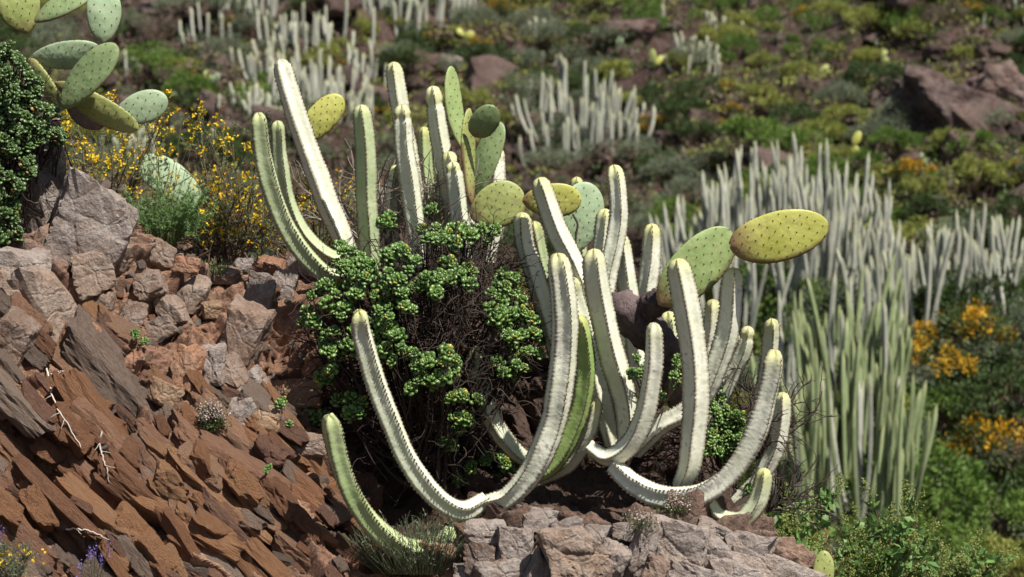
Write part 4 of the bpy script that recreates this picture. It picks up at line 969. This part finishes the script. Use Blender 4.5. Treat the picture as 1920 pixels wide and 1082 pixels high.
# little violet flower by the rubble
r_ = thing('violet_flower', 'tiny violet flower with bright leaves at the top of the rubble', 'flower', bpt(440, 10.05)); st_, fl, lf = Acc(), Acc(), Acc(); b_ = bpt(440, 10.02); t2 = b_ + np.array([0, -.01, .035]); V, F = tube(np.array([b_, (b_ + t2) / 2, t2]), .001, 4); st_.add(V, F); leaves(fl, t2 + RNG.normal(size=(14, 3)) * .003, rdir(14), .008, .8); leaves(lf, b_ + RNG.normal(size=(30, 3)) * np.array([.02, .01, .008]), rdir(30) + np.array([0, 0, .8]), .012, .5)
st_.build('stalk', M['grass'], r_, r_.location); fl.build('petals', M['purple_flower'], r_, r_.location); lf.build('foliage', M['fol_yellow'], r_, r_.location)

# leafy shrub on the drop, lower right
def leafy(label, u, v, Y, n, H, spread, bias=(0, 0, 0)):
    b = P(u, v, Y); r_ = thing('leafy_shrub', label, 'shrub', b); tw, lf, bl = Acc(), Acc(), Acc()
    for k in range(n):
        a = random.uniform(0, 6.28); sp_ = math.sqrt(random.random()) * spread; d = np.array([math.cos(a) * sp_, math.sin(a) * sp_ * .6, 1.]) + np.array(bias)
        pts = walk(b, d, H * random.uniform(.55, 1.05), 10, .16); V, F = tube(pts, np.linspace(.006, .002, 11), 5); tw.add(V, F, (random.random(), 0, 0))
        for q in range(7):
            j = random.randint(3, 9); p2 = walk(pts[j], norm(pts[j] - pts[j - 1]) + rdir(1)[0] * .8 + np.array([0, 0, .2]), H * random.uniform(.14, .3), 6, .2); V, F = tube(p2, np.linspace(.003, .001, 7), 4); tw.add(V, F, (random.random(), 0, 0))
            n2 = 11; i0 = rnd(1, 6.9, n2).astype(int); leaves(lf, p2[i0] + RNG.normal(size=(n2, 3)) * .006, rdir(n2) + np.array([0, -.2, .3]), .046, .5)
            if random.random() < .75:
                n2 = 130; t_ = rnd(0, 1, n2); leaves(bl, p2[-1] + np.outer(t_, norm(p2[-1] - p2[-3]) * .09) + RNG.normal(size=(n2, 3)) * (.020 * (1.1 - t_))[:, None], rdir(n2), .009, .6)
    tw.build('branches', M['twig_red'], r_, r_.location); lf.build('leaves', M['shrub_leaf'], r_, r_.location); bl.build('bloom', M['shrub_bloom'], r_, r_.location)
leafy('leafy green shrub with pale seed heads growing over the drop by the small pad', 1590, 1210, 10.2, 20, .50, .75)
leafy('lower leafy shrub with greenish seed heads at the far end of the drop', 1790, 1230, 10.8, 13, .44, .9)
leafy('dense dark leaved bush filling the gap under the grey ledge end', 1500, 1150, 10.0, 10, .34, .8)

# ------------------------------------------------------------------ far slope: shrubs
def shrub_meshes(seed, R, H, ncl, nl, leafL, lw, fl=False):
    st = random.getstate(); random.seed(seed)
    f, b, o_ = Acc(), Acc(), Acc()
    for k in range(ncl):
        a = random.uniform(0, 6.283); el = random.random()**.7; rr_ = R * math.sqrt(1 - (el * .92)**2) * random.uniform(.7, 1.05)
        c = np.array([math.cos(a) * rr_, math.sin(a) * rr_, H * (.18 + .8 * el) * random.uniform(.8, 1.08)]); cr = R * random.uniform(.16, .30)
        n = int(nl * random.uniform(.7, 1.3)); d = rdir(n); pos = c + d * (cr * rnd(.25, 1, n)**.6)[:, None] * np.array([1, 1, .8])
        base = random.uniform(0, .45); leaves(f, pos, d + np.array([0, 0, .5]) + rdir(n) * .5, leafL, lw, (base, base + .55))
        pts = walk((random.uniform(-.04, .04), random.uniform(-.04, .04), -.12), c + np.array([0, 0, .12]), np.linalg.norm(c) + .12, 6, .12); pts = pts + (c - pts[-1]) * np.linspace(0, 1, 7)[:, None]; V, F = tube(pts, np.linspace(.012, .004, 7), 4); b.add(V, F, (random.random(), 0, 0))
        if fl and c[2] > H * .38 and random.random() < .7:
            n = int(nl * 1.1); d = rdir(n); pos = c + np.array([0, -.02, cr * .35]) + d * (cr * .95 * rnd(.3, 1, n))[:, None]; leaves(o_, pos, d + np.array([0, 0, .6]), leafL * .8, lw * 1.5)
    random.setstate(st); return f, b, o_
KINDS = {'bright': ('fol_bright', 'bright green rounded shrub on the far slope', 'bright green shrubs on the slope', .30, .30, 34, 100, .030, .45),
         'yellow': ('fol_yellow', 'low yellow green cushion shrub on the far slope', 'yellow green shrubs on the slope', .27, .22, 34, 95, .028, .5),
         'grey': ('fol_grey', 'soft grey green shrub on the far slope', 'grey green shrubs on the slope', .30, .26, 32, 110, .028, .32),
         'dark': ('fol_dark', 'dark green dense shrub on the far slope', 'dark green shrubs on the slope', .32, .30, 34, 95, .034, .4),
         'dry': ('fol_dry', 'dry brownish twiggy shrub on the far slope', 'dry brown shrubs on the slope', .30, .24, 26, 80, .034, .16),
         'orange': ('fol_dark', 'orange flowering shrub on the far slope', 'orange flowering shrubs on the slope', .28, .26, 30, 80, .028, .4)}
PROTO = {}
for ki, (kk, (mt, lab, grp, R_, H_, nc, nl, ll, lw_)) in enumerate(KINDS.items()):
    PROTO[kk] = []
    for vv in range(3):
        f, b, o_ = shrub_meshes(900 + ki * 10 + vv, R_, H_, nc, nl, ll, lw_, kk == 'orange')
        def mk(ac, nm, m_): return mesh(nm, np.concatenate(ac.V), [np.concatenate(x) for x in ac.F.values()], m_, np.concatenate(ac.c))
        parts = [('foliage', mk(f, 'foliage', M[mt])), ('branches', mk(b, 'branches', M['twig_brown']))]
        if kk == 'orange': parts.append(('flowers', mk(o_, 'flowers', M['fol_orange'])))
        PROTO[kk].append(parts)
SHR = []; LM = []
def far_shrub(kk, p, s, label=None, sz=1.0, name=None):
    lab, grp = KINDS[kk][1], KINDS[kk][2]
    r_ = thing(name or kk + '_shrub', label or lab, 'shrub', p, None if label else grp)
    for nm, me in random.choice(PROTO[kk]): obj(nm, me, r_)
    if not label: SHR.append((r_, kk, p[0], p[1], s * KINDS[kk][3]))
    r_.rotation_euler = (0, 0, random.uniform(0, 6.28)); r_.scale = (s, s, s * sz)
NAMES = {'bright': 'green_shrub', 'yellow': 'cushion_shrub', 'grey': 'grey_shrub', 'dark': 'dark_shrub', 'dry': 'dry_shrub', 'orange': 'orange_shrub'}
taken = []
def put(kk, u, v, wpx, label=None, sz=1.0):
    p = hit(u, v); s = wpx * K * p[1] / (2 * KINDS[kk][3]); p[2] -= .03 * s; far_shrub(kk, p, s, label, sz, NAMES[kk]); taken.append((p[0], p[1], s * .25))
SPEC = [('orange', 815, 105, 66, 'orange flowering shrub above the grey stone on the brown slope'), ('orange', 1800, 665, 190, 'large orange flowering shrub above the tall green stems'), ('orange', 1750, 720, 160, 'orange flowering shrub spilling over dark grey bushes'),
        ('orange', 1865, 890, 220, 'brightest orange flowering bush low on the slope'), ('orange', 1225, 262, 84, None), ('orange', 1715, 340, 90, None), ('orange', 1505, 38, 54, None), ('orange', 940, 30, 56, None), ('orange', 1642, 190, 36, None), ('orange', 1790, 905, 84, None), ('orange', 1480, 950, 120, 'orange bush half hidden behind bare dark twigs'), ('orange', 545, 215, 40, None), ('orange', 1360, 250, 44, None), ('orange', 1830, 30, 60, None), ('orange', 720, 180, 36, None), ('orange', 1915, 330, 50, None),
        ('bright', 1460, 600, 210, 'vivid green bush below the big white stem thicket'), ('bright', 1540, 580, 120, None), ('bright', 1410, 290, 130, 'vivid green low bush above the white stem thicket'), ('bright', 285, 150, 120, 'vivid green bush below the upper stems on the slope'), ('bright', 350, 180, 90, None),
        ('bright', 1725, 965, 270, 'broad blue green umbrella bush with pale limbs below the tall stems'), ('grey', 1690, 860, 130, None), ('grey', 1850, 700, 170, None), ('grey', 1900, 640, 130, None), ('dark', 1740, 410, 100, 'dark green compact bush right of the white stem thicket'), ('dark', 1880, 960, 190, None), ('bright', 1860, 1000, 170, None), ('dark', 1750, 1000, 190, None), ('yellow', 1880, 1080, 180, None), ('bright', 1780, 1080, 170, None), ('dark', 1650, 1060, 170, None), ('dark', 1800, 760, 160, None), ('bright', 1740, 800, 140, None), ('dark', 1900, 760, 150, None), ('grey', 1900, 880, 120, None), ('dark', 1420, 650, 150, None), ('yellow', 1770, 1010, 130, None), ('dark', 1830, 440, 110, None), ('dark', 1880, 470, 120, None)]
for a in SPEC: put(*a)
for k in range(18): put('orange', random.uniform(300, 1900), random.uniform(0, 420) if k % 3 else random.uniform(0, 150), random.uniform(24, 58))
WP = {0: ['bright', 'yellow', 'yellow', 'grey', 'dark', 'dry', 'bright']}
cnt = 0
for k in range(4500):
    if cnt >= 620: break
    v = -70 + 1150 * random.random()**1.25; u = random.uniform(-60, 1980)
    if v > 330 and u < 1230 and random.random() < .85: continue
    p = hit(u, v); d = random.uniform(.45, 1.25) if v > 450 else random.uniform(.32, .85)
    nz = float(vnoise(np.array([p[0] * .55]), np.array([p[1] * .55]))[0])
    if nz < -.40 and v < 450 and random.random() < .8: continue
    if any((p[0] - a)**2 + (p[1] - b)**2 < (.07 + c * .42)**2 for a, b, c in taken): continue
    nk = float(vnoise(np.array([p[0] * .4 + 30]), np.array([p[1] * .4]))[0]) + random.uniform(-.5, .5)
    if nk < -.34 and random.random() < .45: nk += .5
    kk = 'bright' if nk > .42 else 'yellow' if nk > -.06 else 'grey' if nk > -.34 else 'dry' if nk > -.55 else 'dark'
    if kk == 'dry' and random.random() < .3: kk = 'dark'
    p[2] -= .03; far_shrub(kk, p, d, None, random.uniform(.8, 1.15), NAMES[kk]); taken.append((p[0], p[1], d * .25)); cnt += 1
# low ground cover between the shrubs
DIA = np.array([[0, 0, 0], [.5, .5, .1], [0, 1, 0], [-.5, .5, .1]]); DIF = np.array([[0, 1, 2, 3]])
for nm, mt, lab, n, thr, sz, ln in (('ground_cover', 'fol_yellow', 'low olive herbs covering soil between far shrubs', 4200, -.25, .07, .038), ('dry_scrub', 'fol_dry', 'dry brown scrub mottling the soil of the far slope', 3200, -.5, .08, .05), ('low_scrub', 'fol_dark', 'low dark green scrub mottling the far slope', 3600, -.2, .09, .04)):
    ac = Acc(); o_ = rnd(0, 90)
    for a, b in zip(rnd(-60, 1980, n), -70 + 1150 * rnd(0, 1, n)**1.3):
        if b > 420 and a < 1230: continue
        p = hit(a, b)
        if vnoise(np.array([p[0] * .8 + o_]), np.array([p[1] * .8]))[0] < thr: continue
        m_ = 20; pos = p + RNG.normal(size=(m_, 3)) * np.array([sz, sz, sz * .35]) * random.uniform(.5, 1.1) + np.array([0, 0, .03]); L = ln * rnd(.6, 1.3, m_)
        V, F = scatter(DIA, DIF, rotframes(rdir(m_) + np.array([0, 0, .9]), rnd(0, 6.28, m_)), pos, np.stack([L * .5, L, L], 1)); t0 = random.uniform(0, .6)
        c = np.zeros((m_, 3)); c[:, 0] = rnd(t0, t0 + .4, m_); ac.add(V, F, np.repeat(c, 4, 0))
    o = ac.build(nm, M[mt], None); tag(o, lab, 'ground cover', kind='stuff')
# stones on the far slope
HS = [stone_mesh('stone', 3, M['hill_rock'], 500 + k, nplanes=9) for k in range(5)]
for k in range(280):
    u, v = random.uniform(-40, 1960), -40 + 640 * random.random()
    p = hit(u, v); o = obj('stone', HS[k % 5], HILL); s = random.uniform(.05, .16) * (1.9 if random.random() < .15 else 1); o.location = p; o.scale = (s * random.uniform(.8, 1.5), s, s * random.uniform(.5, .9)); o.rotation_euler = (random.uniform(-.3, .3), random.uniform(-.3, .3), random.uniform(0, 6))
def far_rock(u, v, w_, h_, mk, label, k, rot=0):
    p = hit(u, v); s = K * p[1]; me = stone_mesh('boulder', 5, M[mk], 700 + k, (w_ * .5 * s, w_ * .4 * s, h_ * .5 * s), 10, .13); o = obj('boulder', me); o.location = p + np.array([0, w_ * .12 * s, h_ * .18 * s]); o.rotation_euler = (0, math.radians(rot), random.uniform(-.3, .3)); tag(o, label, 'boulder')
far_rock(830, 130, 80, 50, 'rock_grey', 'grey stone below the orange shrub on the brown slope', 1)
far_rock(1185, 70, 120, 60, 'hill_rock', 'dark brown boulder jutting from the upper slope', 2)
far_rock(1780, 245, 290, 170, 'hill_rock', 'large red brown crag with a steep sunlit face high on the slope', 3, 25)
far_rock(1890, 220, 150, 150, 'hill_rock', 'red brown crag end beside the large crag high on the slope', 4, -20)
far_rock(1690, 200, 120, 90, 'hill_rock', 'brown rock shoulder next to the large crag', 5)
far_rock(420, 440, 60, 70, 'hill_rock', 'dark rock far behind the pale cactus pad', 6)

# ------------------------------------------------------------------ far slope: euphorbia thickets
def far_stem_mesh(k, curve, green, Lc):
    n = 16; s = np.linspace(0, 1, n)
    x = curve * (1 - np.exp(-s * 3.6)) + .02 * np.sin(s * 4 + k); z = np.cumsum(np.concatenate([[0], np.sqrt(np.maximum((1 / (n - 1))**2 - np.diff(x)**2, 1e-5))])); y = .03 * np.sin(s * 3 + k * 2)
    q = np.stack([x, y, z], 1) * Lc; R = .0175; rad = R * np.interp(s, [0, .1, .9, .97, 1], [.75, .95, 1, .75, .15]); T, N, B = frames(q); m = 16; j = np.arange(m); shp = np.array([1, .80, .70, .80])[j % 4]; a = j * 2 * math.pi / m + k
    V = q[:, None] + (rad[:, None] * shp[None])[..., None] * (N[:, None] * np.cos(a)[None, :, None] + B[:, None] * np.sin(a)[None, :, None])
    cr = np.array([.8, .2, 0, .2])[j % 4]; dt = (1 - s) * Lc; col = np.stack(np.broadcast_arrays(np.clip(1 - dt / .12, 0, 1)[:, None] * .8, cr[None], np.full((n, 1), green)), -1).reshape(-1, 3)
    return mesh('stem', V.reshape(-1, 3), ringfaces(n, m), M['stem_far'], col)
CLS = (1.0, .65, .42, .27)
FSW = {L: [far_stem_mesh(k, c, .10, L) for k, c in enumerate((.05, .10, .16, .22, .30, .38))] for L in CLS}
FSG = {L: [far_stem_mesh(20 + k, c, .85, L) for k, c in enumerate((.02, .05, .09, .13, .17))] for L in CLS}
def thicket(u, v, wpx, hpx, n, short, label, green=False, depth_m=.5, lean=0.0, jit=.28, vs=0.0):
    c = hit(u, v); s = K * c[1]; r_ = thing('candelabra_euphorbia', label, 'euphorbia', c); LM.append((c[0], c[1], 'the ' + short))
    for k in range(n):
        f = random.uniform(-1, 1) * (.6 + .4 * random.random()); dx = f * wpx * .5 * s; dy = random.uniform(-1, 1) * depth_m
        x, y = c[0] + dx, c[1] + dy; z = float(hill_q(x, y))
        L = hpx * s * random.uniform(1 - jit, 1.08) * (1 - .25 * f * f)
        Lc = min(CLS, key=lambda q: abs(math.log(max(L, .1) / q))); me = random.choice(FSG[Lc] if green and random.random() < .8 else FSW[Lc][:2] if green else FSW[Lc][:3] if abs(f) < .5 else FSW[Lc][1:]); o = obj('stem', me, r_)
        o.location = (dx, dy, z - c[2] - .05); side = math.atan2(dy / max(depth_m, .1) * .5, f * .9 + lean + random.uniform(-.4, .4))
        o.rotation_euler = (random.uniform(-.12, .12), random.uniform(-.10, .16), side); t_ = max(L, .1) / Lc; w_ = random.uniform(.85, 1.2); o.scale = (w_, w_, t_)
thicket(1440, 545, 350, 255, 200, 'broad white thicket', 'broad dense thicket of white candelabra stems below the brown bank', depth_m=.55)
thicket(1585, 950, 250, 350, 125, 'tall greenish stems', 'tall greenish candelabra stems in shade below the white thicket', True, .7, jit=.4)
thicket(1580, 800, 220, 220, 70, 'green stems by vivid bush', 'greenish candelabra stems just under the vivid green bush', True, .4)
thicket(1690, 650, 170, 230, 85, 'stems left of the orange shrub', 'white candelabra stems left of the big orange shrub', depth_m=.45)
thicket(1850, 585, 170, 200, 60, 'branching grey stems', 'white candelabra stems with grey branching bases above the orange shrub', depth_m=.4, jit=.5)
thicket(1085, 265, 205, 125, 75, 'rounded white clump', 'rounded white candelabra clump on the mid slope beside brown rock', depth_m=.45)
thicket(590, 190, 260, 100, 120, 'wide white thicket', 'wide white candelabra thicket behind the tallest stem', depth_m=.8)
thicket(490, 195, 90, 90, 21, 'separate white clump', 'separate white candelabra clump at the near end of the wide thicket', depth_m=.25)
thicket(780, 42, 210, 100, 60, 'high candelabra row', 'white candelabra row high on the slope above the prickly pear cluster', depth_m=.3)
thicket(405, 52, 110, 90, 24, 'grey white clump', 'grey white candelabra clump high on the slope by dark soil', depth_m=.3, jit=.5)
thicket(510, 45, 80, 80, 12, 'sparse curved clump', 'sparse candelabra clump with wide curved stems high on the slope', depth_m=.2)
thicket(1300, 112, 100, 56, 22, 'small pale clump', 'small pale candelabra clump near the middle of the upper slope', depth_m=.25)
thicket(1345, 55, 60, 40, 12, 'tiny grey clump', 'tiny grey candelabra clump above the small pale clump', depth_m=.2)
thicket(1875, 12, 110, 40, 16, 'crest clump above the crag', 'white candelabra clump at the crest above the crag', depth_m=.2)
thicket(255, 290, 150, 66, 27, 'short candelabra row', 'short candelabra row behind the yellow blossom', depth_m=.2)
thicket(1015, 105, 60, 50, 9, 'lone candelabra plant', 'lone little candelabra plant on the brown slope', depth_m=.12)
thicket(1230, 10, 60, 50, 10, 'clump behind the jutting boulder', 'small candelabra clump behind the dark jutting boulder', depth_m=.15)
thicket(230, 130, 60, 60, 9, 'thin grey stems', 'thin grey candelabra stems beside the big pale pads', depth_m=.2)
thicket(480, 260, 200, 60, 16, 'scattered short stems', 'scattered short candelabra stems behind the yellow flowers', depth_m=.3)

# ------------------------------------------------------------------ far slope: small prickly pears
def far_pear(u, v, pads, label):
    c = hit(u, v); r_ = thing('prickly_pear', label, 'cactus', c)
    b = (u, v + 6)
    for (du, dv, w_) in pads:
        tip = (b[0] + du, b[1] + dv); pad(r_, b, tip, w_, c[1] - .05, random.uniform(-30, 30), random.choice(['pad_yellow', 'pad_olive', 'pad_pale']), .2, sp=.08, th=.014)
        if random.random() < .6: b = (tip[0], tip[1] + 4)
FP = [(1228, 120, [(-6, -34, 16), (14, -22, 14)], 'little prickly pear on the brown mid slope'), (1550, 140, [(-16, -12, 16), (20, -16, 14)], 'pale two padded prickly pear above the grey bushes'), (1670, 120, [(-18, -20, 15), (10, -16, 13)], 'small yellow prickly pear left of the crag'),
      (1690, 66, [(14, -22, 16), (16, 10, 12), (-18, -20, 14)], 'branching prickly pear on a stalk up the slope'), (1845, 275, [(-22, -8, 14), (26, -14, 15)], 'yellow prickly pear below the crag'), (1740, 310, [(-20, -36, 14), (-12, -20, 12)], 'narrow prickly pear with leaning pads below the crag'), (870, 62, [(20, -4, 18), (-14, -14, 14)], 'pale prickly pear pads under the high candelabra row'), (395, 150, [(-12, -26, 16), (16, -18, 15)], 'small pale prickly pear beside the wide thicket'), (385, 205, [(-24, -12, 18), (18, -14, 16)], 'yellowish prickly pear above the yellow flowering shrub'), (1160, 85, [(4, -22, 18)], 'single small pad beside the dark jutting boulder'), (1610, 300, [(-10, -34, 20), (12, -30, 18)], 'green prickly pear right behind the white stem thicket')]
for a in FP: far_pear(*a)
LM += [(*hit(1780, 240)[:2], 'the large red crag'), (*hit(830, 130)[:2], 'the grey stone'), (*hit(1185, 70)[:2], 'the dark jutting boulder'), (*hit(1790, 630)[:2], 'the large orange shrub'), (*hit(1860, 860)[:2], 'the brightest orange bush'), (*hit(1720, 900)[:2], 'the blue green umbrella bush'), (*hit(1460, 600)[:2], 'the vivid green bush'), (*hit(1740, 410)[:2], 'the compact dark bush'), (*hit(1550, 140)[:2], 'the two padded prickly pear'), (*hit(1690, 66)[:2], 'the stalked prickly pear'), (*hit(1610, 300)[:2], 'the green prickly pear'), (*hit(285, 150)[:2], 'the vivid bush under the upper stems')]
DESC = {'bright': 'bright green rounded shrub', 'yellow': 'yellow green cushion shrub', 'grey': 'soft grey green shrub', 'dark': 'dark green dense shrub', 'dry': 'dry brown twiggy shrub', 'orange': 'orange flowering shrub'}
for (o, kk, x, y, r_) in SHR:
    lx, ly, nm = min(LM, key=lambda q: (q[0] - x)**2 + (q[1] - y)**2)
    far_ = math.hypot(lx - x, ly - y)
    rel = 'beside' if abs(x - lx) > abs(y - ly) else ('uphill of' if y > ly else 'downhill of')
    if far_ > 1.1: rel = 'well ' + rel if rel != 'beside' else 'some way from'
    o['label'] = ('small ' if r_ < .2 else 'large ' if r_ > .29 else 'middling ') + DESC[kk] + ' ' + rel + ' ' + nm
